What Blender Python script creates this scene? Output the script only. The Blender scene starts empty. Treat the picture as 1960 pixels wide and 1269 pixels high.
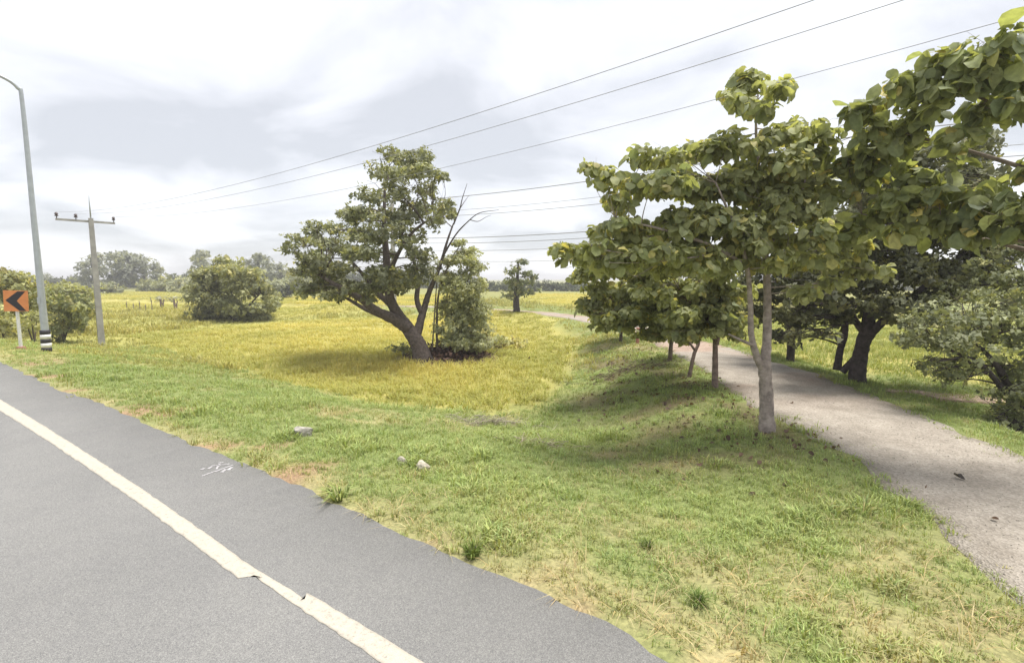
import bpy, math
import numpy as np
from mathutils import Matrix, Vector

rng = np.random.default_rng(11)
SC = bpy.context.scene
COL = SC.collection
rad = math.radians

# ------------------------------------------------------------------ camera
CAM_H = 2.5
FPX = 950.0                       # focal length in photo pixels (1960 wide)
PITCH = math.atan(100.5 / FPX)
cd = bpy.data.cameras.new('camera')
cam = bpy.data.objects.new('camera', cd)
COL.objects.link(cam)
cam.location = (0, 0, CAM_H)
cam.rotation_euler = (math.pi / 2 - PITCH, 0, 0)
cd.sensor_fit = 'HORIZONTAL'
cd.sensor_width = 36.0
cd.lens = 36.0 * FPX / 1960.0
cd.clip_start = 0.05
cd.clip_end = 8000
SC.camera = cam

# ------------------------------------------------------------------ sky and sun
SUN_DIR = Vector((0.2, 0.06, 1.0)).normalized()      # towards the sun
w = bpy.data.worlds.new('World')
SC.world = w
w.use_nodes = True
nt = w.node_tree
nt.nodes.clear()
def N(t, k, **kw):
    n = t.nodes.new(k)
    for a, b in kw.items():
        setattr(n, a, b)
    return n
sky = N(nt, 'ShaderNodeTexSky', sky_type='NISHITA', sun_disc=False)
sky.sun_elevation = math.asin(SUN_DIR.z)
sky.sun_rotation = math.atan2(SUN_DIR.x, SUN_DIR.y)
tc = N(nt, 'ShaderNodeTexCoord')
sep = N(nt, 'ShaderNodeSeparateXYZ')
nt.links.new(tc.outputs['Generated'], sep.inputs[0])
zz = N(nt, 'ShaderNodeMath', operation='MAXIMUM'); zz.inputs[1].default_value = 0.0
nt.links.new(sep.outputs['Z'], zz.inputs[0])
za = N(nt, 'ShaderNodeMath', operation='ADD'); za.inputs[1].default_value = 0.22
nt.links.new(zz.outputs[0], za.inputs[0])
dx = N(nt, 'ShaderNodeMath', operation='DIVIDE'); dy = N(nt, 'ShaderNodeMath', operation='DIVIDE')
nt.links.new(sep.outputs['X'], dx.inputs[0]); nt.links.new(za.outputs[0], dx.inputs[1])
nt.links.new(sep.outputs['Y'], dy.inputs[0]); nt.links.new(za.outputs[0], dy.inputs[1])
cmb = N(nt, 'ShaderNodeCombineXYZ')
nt.links.new(dx.outputs[0], cmb.inputs[0]); nt.links.new(dy.outputs[0], cmb.inputs[1])
cmb.inputs[2].default_value = 3.1
n1 = N(nt, 'ShaderNodeTexNoise'); n1.inputs['Scale'].default_value = 1.15
n1.inputs['Detail'].default_value = 7; n1.inputs['Roughness'].default_value = 0.52
n1.inputs['Distortion'].default_value = 0.5
nt.links.new(cmb.outputs[0], n1.inputs['Vector'])
cr = N(nt, 'ShaderNodeValToRGB')
cr.color_ramp.elements[0].position = 0.385; cr.color_ramp.elements[0].color = (0.196, 0.2, 0.21, 1)
cr.color_ramp.elements[1].position = 0.64; cr.color_ramp.elements[1].color = (0.315, 0.32, 0.325, 1)
e = cr.color_ramp.elements.new(0.50); e.color = (0.255, 0.257, 0.268, 1)
nt.links.new(n1.outputs['Fac'], cr.inputs[0])
bgc = N(nt, 'ShaderNodeBackground'); nt.links.new(cr.outputs[0], bgc.inputs[0]); bgc.inputs[1].default_value = 1.0
bgs = N(nt, 'ShaderNodeBackground'); nt.links.new(sky.outputs[0], bgs.inputs[0]); bgs.inputs[1].default_value = 0.05
mx = N(nt, 'ShaderNodeMixShader'); mx.inputs[0].default_value = 0.88
nt.links.new(bgs.outputs[0], mx.inputs[1]); nt.links.new(bgc.outputs[0], mx.inputs[2])
wo = N(nt, 'ShaderNodeOutputWorld'); nt.links.new(mx.outputs[0], wo.inputs[0])

sd = bpy.data.lights.new('sun', 'SUN')
sd.energy = 1.5
sd.angle = rad(28)
sd.color = (1.0, 0.95, 0.87)
sun = bpy.data.objects.new('sun', sd)
COL.objects.link(sun)
sun.rotation_euler = SUN_DIR.to_track_quat('Z', 'Y').to_euler()
sun.location = (6, 8, 30)
SC.view_settings.view_transform = 'Standard'
SC.view_settings.look = 'None'
SC.view_settings.gamma = 1.0
SC.view_settings.use_curve_mapping = False
SC.view_settings.exposure = 2.0

# ------------------------------------------------------------------ helpers: noise, pixels, meshes
def _hash(ix, iy, seed):
    h = (ix.astype(np.int64) * 374761393 + iy.astype(np.int64) * 668265263 + seed * 1442695041) & 0x7fffffff
    h = ((h ^ (h >> 13)) * 1274126177) & 0x7fffffff
    return ((h ^ (h >> 16)) & 0xffff) / 65535.0
def vnoise(x, y, seed=0):
    ix = np.floor(x); iy = np.floor(y)
    fx = x - ix; fy = y - iy
    fx = fx * fx * (3 - 2 * fx); fy = fy * fy * (3 - 2 * fy)
    a = _hash(ix, iy, seed); b = _hash(ix + 1, iy, seed)
    c = _hash(ix, iy + 1, seed); d = _hash(ix + 1, iy + 1, seed)
    return (a * (1 - fx) + b * fx) * (1 - fy) + (c * (1 - fx) + d * fx) * fy
def fbm(x, y, seed=0, oct=4):
    s = 0; a = 0.5; t = 0
    for o in range(oct):
        s = s + a * vnoise(x * 2 ** o + 17 * o, y * 2 ** o - 9 * o, seed + o); t += a; a *= 0.55
    return s / t
def smooth(a, b, x):
    t = np.clip((x - a) / (b - a), 0, 1)
    return t * t * (3 - 2 * t)
cp, sp = math.cos(PITCH), math.sin(PITCH)
def ray(px, py):
    u = (px - 980.0) / FPX; v = (634.5 - py) / FPX
    d = np.array([u, cp + v * sp, -sp + v * cp])
    return d
def at(px, py, Y):
    """the point seen at a photo pixel, at forward distance Y"""
    d = ray(px, py)
    return np.array([0, 0, CAM_H]) + d * (Y / d[1])
def proj(P):
    P = np.atleast_2d(P)
    x = P[:, 0]; y = P[:, 1]; z = P[:, 2] - CAM_H
    dep = y * cp - z * sp; up = y * sp + z * cp
    return 980 + FPX * x / dep, 634.5 - FPX * up / dep, dep
def resample(pts, n):
    pts = np.asarray(pts, float)
    if len(pts) < 3:
        t = np.linspace(0, 1, n)[:, None]
        return pts[0] * (1 - t) + pts[-1] * t
    p = np.vstack([2 * pts[0] - pts[1], pts, 2 * pts[-1] - pts[-2]])
    m = len(pts) - 1
    out = []
    for s in np.linspace(0, m, n):
        i = min(int(s), m - 1); t = s - i
        a, b, c, d = p[i], p[i + 1], p[i + 2], p[i + 3]
        out.append(0.5 * ((2 * b) + (-a + c) * t + (2 * a - 5 * b + 4 * c - d) * t * t + (-a + 3 * b - 3 * c + d) * t ** 3))
    return np.array(out)

def seg_dist(X, Y, pl):
    """distance to a polyline, side of its nearest segment, and the position along it"""
    X = np.asarray(X, float); Y = np.asarray(Y, float)
    best = np.full(X.shape, 1e18); side = np.zeros(X.shape); par = np.zeros(X.shape)
    for i in range(len(pl) - 1):
        ax, ay = pl[i][:2]; bx, by = pl[i + 1][:2]
        ex, ey = bx - ax, by - ay
        t = np.clip(((X - ax) * ex + (Y - ay) * ey) / (ex * ex + ey * ey), 0, 1)
        qx = ax + ex * t; qy = ay + ey * t
        d = (X - qx) ** 2 + (Y - qy) ** 2
        s = ex * (Y - ay) - ey * (X - ax)
        m = d < best
        best = np.where(m, d, best); side = np.where(m, s, side); par = np.where(m, i + t, par)
    return np.sqrt(best), side, par
def flat(px, py, z=0.0):
    d = ray(px, py)
    t = (z - CAM_H) / d[2]
    return (d[0] * t, d[1] * t)

# edge of the main road, read from the photograph on the plane z = 0
_edge_px = [(1243, 1253), (1202, 1224), (1161, 1194), (1100, 1171), (1047, 1147), (965, 1110), (871, 1069), (782, 1035),
            (696, 986), (603, 949), (538, 917), (464, 889), (371, 854), (316, 828), (213, 782), (116, 748), (0, 694)]
EDGE = [flat(*p) for p in _edge_px]
_d = np.array([0.81, -0.585])
EDGE = [tuple(np.array(EDGE[0]) + _d * s) for s in (60, 30, 12, 5, 2)] + EDGE + \
       [(-18.4, 16.6), (-24, 19.3), (-34, 23.0), (-48, 26.5), (-70, 29.5), (-120, 33)]
EDGE = [tuple(p) for p in EDGE]
# centre line and half width of the gravel track
GR = np.array([(9.5, -6.5, 3.0), (7.4, -2, 2.8), (6.25, 1.5, 2.35), (6.0, 3.6, 1.95), (6.05, 5.0, 1.5), (6.3, 7, 1.3), (6.45, 10, 1.5),
               (6.85, 13, 1.5), (7.05, 16, 1.35), (6.85, 23, 1.15), (6.2, 30, 1.2), (4.9, 37, 1.2), (2.6, 43, 1.2), (-1.5, 48, 1.2),
               (-8, 53, 1.2), (-20, 58, 1.2)])
def road_d(X, Y):
    d, s, _ = seg_dist(X, Y, EDGE)
    return np.where(s < 0, d, -d)           # positive on the verge
def gravel_d(X, Y):
    d, s, p = seg_dist(X, Y, GR)
    hw = np.interp(p, np.arange(len(GR)), GR[:, 2])
    return d - hw, s
def gravel_z(Y):
    return -0.12 - 0.35 * smooth(20, 48, Y)
FIELD = -1.0
def H(X, Y, roads=True):
    X = np.asarray(X, float); Y = np.asarray(Y, float)
    r = road_d(X, Y); g, s = gravel_d(X, Y)
    left = s > 0
    f = np.where(left, FIELD, -0.55)
    base = f * smooth(0.2, 7.5, r)
    k = np.where(left, smooth(0.1, 4.6, g), smooth(0.3, 3.2, g))
    z = gravel_z(Y) * smooth(-1, 3.0, r) * (1 - k) + base * k
    bump = (fbm(X * 0.55, Y * 0.55, 3, 3) - 0.5) * 0.22 * smooth(0.3, 2.5, r) * smooth(0.1, 1.2, g)
    z = z + bump
    if roads:
        z = z - 0.05 * smooth(0.0, -0.25, r) - 0.05 * smooth(0.0, -0.3, g)
    # shallow ditch beside the track on its far side
    q = np.where(left, 99, np.abs(g - 2.1))
    z = z - 0.28 * np.exp(-(q / 0.5) ** 2) * smooth(1.5, 5, r)
    # earth mound below the big tree in the field
    z = z + 0.55 * np.exp(-(((X + 3.0) / 1.9) ** 2 + ((Y - 21.7) / 1.1) ** 2))
    return z
def g1(x, y):
    return float(H(np.array([x]), np.array([y]), False)[0])
def ground(px, py):
    d = ray(px, py); o = np.array([0, 0, CAM_H])
    t = np.concatenate([np.linspace(2, 60, 1500), np.geomspace(60, 2500, 800)])
    P = o + d[None] * t[:, None]
    h = H(P[:, 0], P[:, 1], False)
    i = np.argmax(P[:, 2] < h)
    if P[i, 2] >= h[i]:
        i = len(t) - 1
    p = P[i]
    return np.array([p[0], p[1], h[i]])

class Geo:
    def __init__(self):
        self.V = []; self.Q = []; self.T = []; self.C = []; self.n = 0
    def add(self, V, Q=None, T=None, C=(1, 1, 1)):
        V = np.asarray(V, float).reshape(-1, 3)
        if Q is not None and len(Q): self.Q.append(np.asarray(Q, np.int64).reshape(-1, 4) + self.n)
        if T is not None and len(T): self.T.append(np.asarray(T, np.int64).reshape(-1, 3) + self.n)
        C = np.asarray(C, float)
        self.C.append(np.broadcast_to(C, (len(V), 3)) if C.ndim == 1 else C)
        self.V.append(V); self.n += len(V)
        return self
    def mesh(self, name, mat, smooth_shade=True):
        me = bpy.data.meshes.new(name)
        V = np.vstack(self.V); C = np.vstack(self.C)
        Q = np.vstack(self.Q) if self.Q else np.zeros((0, 4), np.int64)
        T = np.vstack(self.T) if self.T else np.zeros((0, 3), np.int64)
        me.vertices.add(len(V)); me.vertices.foreach_set('co', V.ravel().astype(np.float32))
        nl = Q.size + T.size
        me.loops.add(nl)
        me.loops.foreach_set('vertex_index', np.concatenate([Q.ravel(), T.ravel()]).astype(np.int32))
        npoly = len(Q) + len(T)
        me.polygons.add(npoly)
        st = np.concatenate([np.arange(len(Q)) * 4, Q.size + np.arange(len(T)) * 3]).astype(np.int32)
        me.polygons.foreach_set('loop_start', st)
        me.polygons.foreach_set('use_smooth', np.full(npoly, smooth_shade, bool))
        ca = me.color_attributes.new('Col', 'FLOAT_COLOR', 'POINT')
        cc = np.ones((len(V), 4), np.float32); cc[:, :3] = C
        ca.data.foreach_set('color', cc.ravel())
        me.update(calc_edges=True); me.validate()
        if mat: me.materials.append(mat)
        return me
    def obj(self, name, mat, parent=None, smooth_shade=True, loc=None):
        o = bpy.data.objects.new(name, self.mesh(name, mat, smooth_shade))
        COL.objects.link(o)
        if parent is not None: o.parent = parent
        if loc is not None: o.location = loc
        return o
def tag(o, label=None, cat=None, group=None, kind=None):
    if label: o['label'] = label
    if cat: o['category'] = cat
    if group: o['group'] = group
    if kind: o['kind'] = kind
    return o
def empty(name, loc, rz=0.0):
    o = bpy.data.objects.new(name, None)
    COL.objects.link(o)
    o.location = tuple(float(c) for c in loc); o.rotation_euler = (0, 0, rz)
    o.empty_display_size = 0.2
    return o

def tube(geo, pts, radii, sides=7, C=(1, 1, 1), n=None, rough=0.0, cap=True):
    pts = np.asarray(pts, float)
    n = n or max(2, (len(pts) - 1) * 4 + 1)
    P = resample(pts, n)
    R = np.interp(np.linspace(0, 1, n), np.linspace(0, 1, len(radii)), radii)
    T = np.gradient(P, axis=0); T /= np.linalg.norm(T, axis=1)[:, None] + 1e-9
    up = np.array([0, 0, 1.0]) if abs(T[0, 2]) < 0.9 else np.array([1.0, 0, 0])
    a = np.cross(T[0], up); a /= np.linalg.norm(a)
    V = []
    ang = np.arange(sides) * 2 * math.pi / sides
    for i in range(n):
        a = a - T[i] * np.dot(a, T[i]); a /= np.linalg.norm(a) + 1e-9
        b = np.cross(T[i], a)
        rr = R[i] * (1 + rough * rng.normal(size=sides))
        V.append(P[i] + (np.cos(ang) * rr)[:, None] * a + (np.sin(ang) * rr)[:, None] * b)
    V = np.vstack(V)
    i, j = np.meshgrid(np.arange(n - 1), np.arange(sides), indexing='ij')
    j2 = (j + 1) % sides
    Q = np.stack([i * sides + j, i * sides + j2, (i + 1) * sides + j2, (i + 1) * sides + j], -1).reshape(-1, 4)
    Tt = None
    if cap:
        V = np.vstack([V, P[:1], P[-1:]])
        k = n * sides
        jj = np.arange(sides)
        Tt = np.vstack([np.stack([jj * 0 + k, (jj + 1) % sides, jj], -1),
                        np.stack([jj * 0 + k + 1, (n - 1) * sides + jj, (n - 1) * sides + (jj + 1) % sides], -1)])
    geo.add(V, Q, Tt, C)
    return P
def box(geo, c, s, C=(1, 1, 1), M=None, bev=0.0):
    c = np.asarray(c, float); s = np.asarray(s, float) / 2
    v = np.array([(x, y, z) for z in (-1, 1) for y in (-1, 1) for x in (-1, 1)], float) * s
    if M is not None: v = v @ np.asarray(M).T
    geo.add(v + c, [(0, 2, 3, 1), (4, 5, 7, 6), (0, 1, 5, 4), (2, 6, 7, 3), (0, 4, 6, 2), (1, 3, 7, 5)], None, C)

def instances(geo, proto, P, R, S, C):
    """many copies of a small leaf or tuft shape in one mesh"""
    V, Q, T, K = proto
    n, k = len(P), len(V)
    W = np.einsum('nij,kj->nki', R, V) * np.asarray(S).reshape(n, 1, -1) + P[:, None]
    off = (np.arange(n) * k)[:, None, None]
    col = (C[:, None, :] * K[None, :, :]).reshape(-1, 3)
    geo.add(W.reshape(-1, 3), (Q[None] + off).reshape(-1, 4) if len(Q) else None,
            (T[None] + off).reshape(-1, 3) if len(T) else None, col)
def frames(nrm, tip):
    z = nrm / (np.linalg.norm(nrm, axis=1)[:, None] + 1e-9)
    x = tip - z * (tip * z).sum(1)[:, None]
    x /= np.linalg.norm(x, axis=1)[:, None] + 1e-9
    y = np.cross(z, x)
    return np.stack([x, y, z], -1)
def zrot(a):
    c, s = np.cos(a), np.sin(a); o = np.zeros_like(a); i = np.ones_like(a)
    return np.stack([np.stack([c, -s, o], -1), np.stack([s, c, o], -1), np.stack([o, o, i], -1)], 1)

# ------------------------------------------------------------------ materials
def mat_base(name, rough=0.8, spec=0.3):
    m = bpy.data.materials.new(name); m.use_nodes = True
    t = m.node_tree; b = t.nodes['Principled BSDF']
    b.inputs['Roughness'].default_value = rough
    b.inputs['Specular IOR Level'].default_value = spec
    return m, t, b
def noise(t, scale, detail=4, rough=0.55, vec=None):
    n = N(t, 'ShaderNodeTexNoise'); n.inputs['Scale'].default_value = scale
    n.inputs['Detail'].default_value = detail; n.inputs['Roughness'].default_value = rough
    if vec is None:
        g = N(t, 'ShaderNodeNewGeometry'); vec = g.outputs['Position']
    t.links.new(vec, n.inputs['Vector'])
    return n
def ramp(t, src, stops):
    r = N(t, 'ShaderNodeValToRGB')
    el = r.color_ramp.elements
    el[0].position, el[0].color = stops[0][0], (*stops[0][1], 1)
    el[1].position, el[1].color = stops[-1][0], (*stops[-1][1], 1)
    for p, c in stops[1:-1]:
        k = el.new(p); k.color = (*c, 1)
    t.links.new(src, r.inputs[0])
    return r
def mulcol(t, a, b, fac=1.0, mode='MULTIPLY'):
    m = N(t, 'ShaderNodeMixRGB', blend_type=mode); m.inputs[0].default_value = fac
    t.links.new(a, m.inputs[1]); t.links.new(b, m.inputs[2])
    return m.outputs[0]
def bump(t, b, src, strength=0.3, dist=0.02):
    n = N(t, 'ShaderNodeBump'); n.inputs['Strength'].default_value = strength; n.inputs['Distance'].default_value = dist
    t.links.new(src, n.inputs['Height']); t.links.new(n.outputs[0], b.inputs['Normal'])
def m_attr(name, rough=0.8, spec=0.25, var=0.25, vscale=9.0, transl=0.0, bmp=0.0, bscale=40.0, coord=None):
    """colour from the mesh's own colours, with fine variation"""
    m, t, b = mat_base(name, rough, spec)
    a = N(t, 'ShaderNodeAttribute', attribute_name='Col')
    n = noise(t, vscale, 3)
    r = ramp(t, n.outputs['Fac'], [(0.3, (1 - var,) * 3), (0.7, (1 + var * 0.4,) * 3)])
    c = mulcol(t, a.outputs['Color'], r.outputs[0])
    t.links.new(c, b.inputs['Base Color'])
    if bmp:
        n2 = noise(t, bscale, 5); bump(t, b, n2.outputs['Fac'], bmp, 0.03)
    if transl:
        tr = N(t, 'ShaderNodeBsdfTranslucent')
        g = N(t, 'ShaderNodeMixRGB', blend_type='MULTIPLY'); g.inputs[0].default_value = 1
        g.inputs[2].default_value = (1.25, 1.2, 0.55, 1); t.links.new(c, g.inputs[1])
        t.links.new(g.outputs[0], tr.inputs[0])
        mix = N(t, 'ShaderNodeMixShader'); mix.inputs[0].default_value = transl
        t.links.new(b.outputs[0], mix.inputs[1]); t.links.new(tr.outputs[0], mix.inputs[2])
        t.links.new(mix.outputs[0], t.nodes['Material Output'].inputs[0])
    return m
def m_plain(name, col, rough=0.7, spec=0.3, var=0.2, vscale=6.0, bmp=0.0, bscale=60, metal=0.0):
    m, t, b = mat_base(name, rough, spec)
    n = noise(t, vscale, 5)
    r = ramp(t, n.outputs['Fac'], [(0.3, tuple(c * (1 - var) for c in col)), (0.7, tuple(c * (1 + var * 0.5) for c in col))])
    t.links.new(r.outputs[0], b.inputs['Base Color'])
    b.inputs['Metallic'].default_value = metal
    if bmp:
        n2 = noise(t, bscale, 4); bump(t, b, n2.outputs['Fac'], bmp, 0.01)
    return m
M_GRASS = m_attr('grass blades', 0.75, 0.2, 0.2, 30, 0.3)
M_RICE = m_attr('rice blades', 0.75, 0.2, 0.18, 3, 0.3)
M_LEAF = m_attr('broad leaf', 0.58, 0.35, 0.3, 16, 0.48)
M_FINE = m_attr('fine foliage', 0.6, 0.25, 0.25, 2.5, 0.36)
M_BARK = m_attr('bark', 0.9, 0.15, 0.45, 11, 0, 0.7, 26)
M_ROCK = m_plain('pale stone', (0.34, 0.32, 0.285), 0.85, 0.2, 0.35, 14, 0.6, 40)
M_STEEL = m_plain('galvanised steel', (0.42, 0.45, 0.47), 0.45, 0.5, 0.15, 5, 0.05, 40, 0.35)
M_CONC = m_plain('pole concrete', (0.36, 0.35, 0.34), 0.9, 0.2, 0.25, 3, 0.3, 30)
M_BLACK = m_plain('black paint', (0.03, 0.028, 0.032), 0.6, 0.3, 0.3, 12)
M_WHITE = m_plain('white paint', (0.72, 0.72, 0.71), 0.6, 0.3, 0.15, 8)
M_ORANGE = m_plain('orange sign face', (0.66, 0.25, 0.085), 0.55, 0.3, 0.12, 5)
M_WIRE = m_plain('wire', (0.27, 0.27, 0.28), 0.6, 0.3, 0.1, 2)
M_INSUL = m_plain('brown insulator', (0.07, 0.045, 0.04), 0.4, 0.5, 0.2, 8)
M_RUST = m_plain('red oxide', (0.36, 0.17, 0.13), 0.8, 0.2, 0.25, 9)
M_SOIL = m_attr('turned soil', 0.95, 0.1, 0.45, 7, 0, 0.8, 14)

def m_asphalt():
    m, t, b = mat_base('asphalt', 0.85, 0.25)
    big = noise(t, 0.35, 4); mid = noise(t, 3.0, 4); fine = noise(t, 190, 2, 0.6); grit = noise(t, 75, 3, 0.7)
    c1 = ramp(t, big.outputs['Fac'], [(0.35, (0.178, 0.178, 0.177)), (0.65, (0.208, 0.207, 0.204))])
    c2 = ramp(t, mid.outputs['Fac'], [(0.35, (0.975, 0.975, 0.98)), (0.65, (1.02, 1.02, 1.015))])
    c3 = ramp(t, fine.outputs['Fac'], [(0.33, (0.62, 0.62, 0.63)), (0.5, (0.98, 0.98, 0.98)), (0.70, (1.5, 1.48, 1.42))])
    c4 = ramp(t, grit.outputs['Fac'], [(0.38, (0.85, 0.85, 0.85)), (0.62, (1.12, 1.12, 1.11))])
    c = mulcol(t, mulcol(t, c1.outputs[0], c2.outputs[0]), mulcol(t, c3.outputs[0], c4.outputs[0]))
    t.links.new(c, b.inputs['Base Color'])
    bump(t, b, fine.outputs['Fac'], 0.5, 0.004)
    return m
def m_gravel():
    m, t, b = mat_base('gravel', 0.95, 0.15)
    a = N(t, 'ShaderNodeAttribute', attribute_name='Col')
    v = N(t, 'ShaderNodeTexVoronoi'); v.inputs['Scale'].default_value = 42
    g = N(t, 'ShaderNodeNewGeometry'); t.links.new(g.outputs['Position'], v.inputs['Vector'])
    hsv = N(t, 'ShaderNodeSeparateColor'); t.links.new(v.outputs['Color'], hsv.inputs[0])
    r = ramp(t, hsv.outputs[0], [(0.0, (0.8, 0.79, 0.77)), (0.5, (1.0, 0.98, 0.95)), (1.0, (1.2, 1.19, 1.18))])
    mid = noise(t, 2.2, 5); r2 = ramp(t, mid.outputs['Fac'], [(0.33, (0.82, 0.80, 0.78)), (0.67, (1.1, 1.09, 1.08))])
    c = mulcol(t, mulcol(t, a.outputs['Color'], r.outputs[0]), r2.outputs[0])
    t.links.new(c, b.inputs['Base Color'])
    bump(t, b, v.outputs['Distance'], 0.8, 0.012)
    return m
def m_line():
    m, t, b = mat_base('edge line paint', 0.75, 0.25)
    n = noise(t, 26, 6, 0.65); f = noise(t, 190, 2, 0.6)
    r = ramp(t, n.outputs['Fac'], [(0.30, (0.27, 0.255, 0.23)), (0.43, (0.42, 0.385, 0.325)), (0.65, (0.47, 0.435, 0.37))])
    r2 = ramp(t, f.outputs['Fac'], [(0.35, (0.78, 0.78, 0.78)), (0.55, (1.03, 1.03, 1.03))])
    t.links.new(mulcol(t, r.outputs[0], r2.outputs[0]), b.inputs['Base Color'])
    bump(t, b, f.outputs['Fac'], 0.35, 0.003)
    return m
def m_ground():
    m, t, b = mat_base('grassy ground', 0.95, 0.1)
    a = N(t, 'ShaderNodeAttribute', attribute_name='Col')
    n = noise(t, 1.3, 5); n2 = noise(t, 24, 5, 0.7)
    r = ramp(t, n.outputs['Fac'], [(0.3, (0.82, 0.84, 0.8)), (0.7, (1.14, 1.12, 1.1))])
    r2 = ramp(t, n2.outputs['Fac'], [(0.3, (0.62, 0.64, 0.62)), (0.7, (1.3, 1.28, 1.2))])
    t.links.new(mulcol(t, mulcol(t, a.outputs['Color'], r.outputs[0]), r2.outputs[0]), b.inputs['Base Color'])
    bump(t, b, n2.outputs['Fac'], 0.6, 0.04)
    return m
M_ASPH = m_asphalt(); M_GRAV = m_gravel(); M_LINE = m_line(); M_GROUND = m_ground()

# ------------------------------------------------------------------ ground, main road, gravel track
GREEN = np.array((0.205, 0.24, 0.095)); STRAW = np.array((0.40, 0.34, 0.2)); SOIL = np.array((0.33, 0.225, 0.155))
LITTER = np.array((0.15, 0.115, 0.075)); YELL = np.array((0.46, 0.42, 0.15)); MEAD = np.array((0.33, 0.32, 0.11))
def poly_px(pts, z=FIELD):
    return np.array([flat(x, y, z) for x, y in pts])
def inside(poly, X, Y):
    c = np.zeros(X.shape, bool); n = len(poly)
    for i in range(n):
        x1, y1 = poly[i]; x2, y2 = poly[(i + 1) % n]
        k = ((y1 > Y) != (y2 > Y)) & (X < (x2 - x1) * (Y - y1) / (y2 - y1 + 1e-12) + x1)
        c ^= k
    return c
def edge_d(poly, X, Y):
    d, _, _ = seg_dist(X, Y, list(poly) + [poly[0]])
    return np.where(inside(poly, X, Y), d, -d)
RICE1 = poly_px([(232, 643), (330, 676), (430, 708), (560, 748), (700, 780), (850, 798), (975, 792), (1030, 775), (1062, 752), (1086, 730), (1098, 706), (1100, 688), (1093, 666),
                 (1080, 647), (1062, 631), (1040, 618), (1010, 609), (940, 603), (840, 602), (700, 608), (540, 617), (400, 627), (300, 635)])
RICE2 = poly_px([(545, 608), (700, 597), (900, 592), (905, 566), (700, 571), (530, 573), (500, 590)])
RICE3 = poly_px([(1040, 590), (1130, 600), (1300, 606), (1300, 566), (1000, 566), (1000, 584)])
RICE4 = poly_px([(190, 600), (290, 590), (350, 592), (370, 574), (330, 562), (180, 562), (150, 580)])
RICE5 = np.array([(11.5, 16), (11, 21), (10.5, 30), (26, 40), (40, 32), (30, 14), (17, 11.5)])
RICES = [RICE1, RICE2, RICE3, RICE4, RICE5]
def bare(X, Y):
    return smooth(0.75, 1.25, np.sqrt(((X + 2.75) / 2.1) ** 2 + ((Y - 21.1) / 1.5) ** 2))
def dryness(X, Y):
    r = road_d(X, Y)
    n = fbm(X * 0.5, Y * 0.5, 21, 4) * 0.6 + fbm(X * 1.9, Y * 1.9, 31, 3) * 0.4
    d = 0.85 * smooth(0.55, 0.75, n)
    d = np.clip(d * 0.85 + 0.55 * smooth(0.8, 0.0, r) * smooth(0.3, 0.6, fbm(X * 1.2, Y * 1.2, 41, 3)), 0, 1)
    near = smooth(7.5, 3.5, Y) * smooth(-1.5, 1.5, X)
    return np.clip(d + 0.5 * near * smooth(0.38, 0.58, n), 0, 1)
def litter(X, Y):
    k = np.exp(-((X - 3.7) / 1.9) ** 2) * smooth(6.0, 8.0, Y) * smooth(30, 17, Y)
    return k * smooth(0.36, 0.62, fbm(X * 1.3, Y * 1.3, 51, 4))
def ground_col(X, Y):
    d = dryness(X, Y)[..., None]
    c = GREEN * (1 - d) + STRAW * d
    g, s = gravel_d(X, Y); r = road_d(X, Y)
    so = (smooth(0.62, 0.74, fbm(X * 1.1, Y * 1.1, 61, 4)) * smooth(3.0, 0.6, r))[..., None]
    c = c * (1 - so) + SOIL * so
    l = litter(X, Y)[..., None]
    c = c * (1 - 0.8 * l) + LITTER * 0.8 * l
    me = (smooth(-6, -12, X + 0.1 * Y) * smooth(14, 20, Y))[..., None]
    c = c * (1 - me) + MEAD * me
    far = smooth(60, 100, np.hypot(X, Y))[..., None]
    c = c * (1 - far) + np.array((0.25, 0.25, 0.10)) * far
    for R in RICES:
        k = smooth(-0.9, 0.7, edge_d(R, X, Y) + 1.6 * (fbm(X * 0.9, Y * 0.9, 19, 3) - 0.5))[..., None]
        c = c * (1 - k) + YELL * 0.85 * k
    q = (1 - bare(X, Y))[..., None]
    c = c * (1 - q) + np.array((0.17, 0.115, 0.09)) * q
    return c
xs = np.unique(np.round(np.concatenate([np.arange(-32, 18, 0.25), np.arange(-70, -32, 1.0), np.arange(18, 60, 1.0), np.arange(-160, -70, 6),
                np.arange(60, 160, 6), -np.geomspace(160, 3500, 14), np.geomspace(160, 3500, 14)]), 3))
ys = np.unique(np.round(np.concatenate([np.arange(-6, 30, 0.25), np.arange(30, 60, 0.6), np.arange(60, 130, 2.5), np.arange(-60, -6, 3),
                np.geomspace(130, 3500, 16), -np.geomspace(60, 3500, 12)]), 3))
X, Y = np.meshgrid(xs, ys)
Z = H(X, Y)
nx, ny = len(xs), len(ys)
i, j = np.meshgrid(np.arange(ny - 1), np.arange(nx - 1), indexing='ij')
Q = np.stack([i * nx + j, i * nx + j + 1, (i + 1) * nx + j + 1, (i + 1) * nx + j], -1).reshape(-1, 4)
g = Geo(); g.add(np.stack([X, Y, Z], -1), Q, None, ground_col(X, Y).reshape(-1, 3))
tag(g.obj('ground', M_GROUND), 'grassy ground falling from the road verge to the fields', 'ground', kind='structure')

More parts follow.
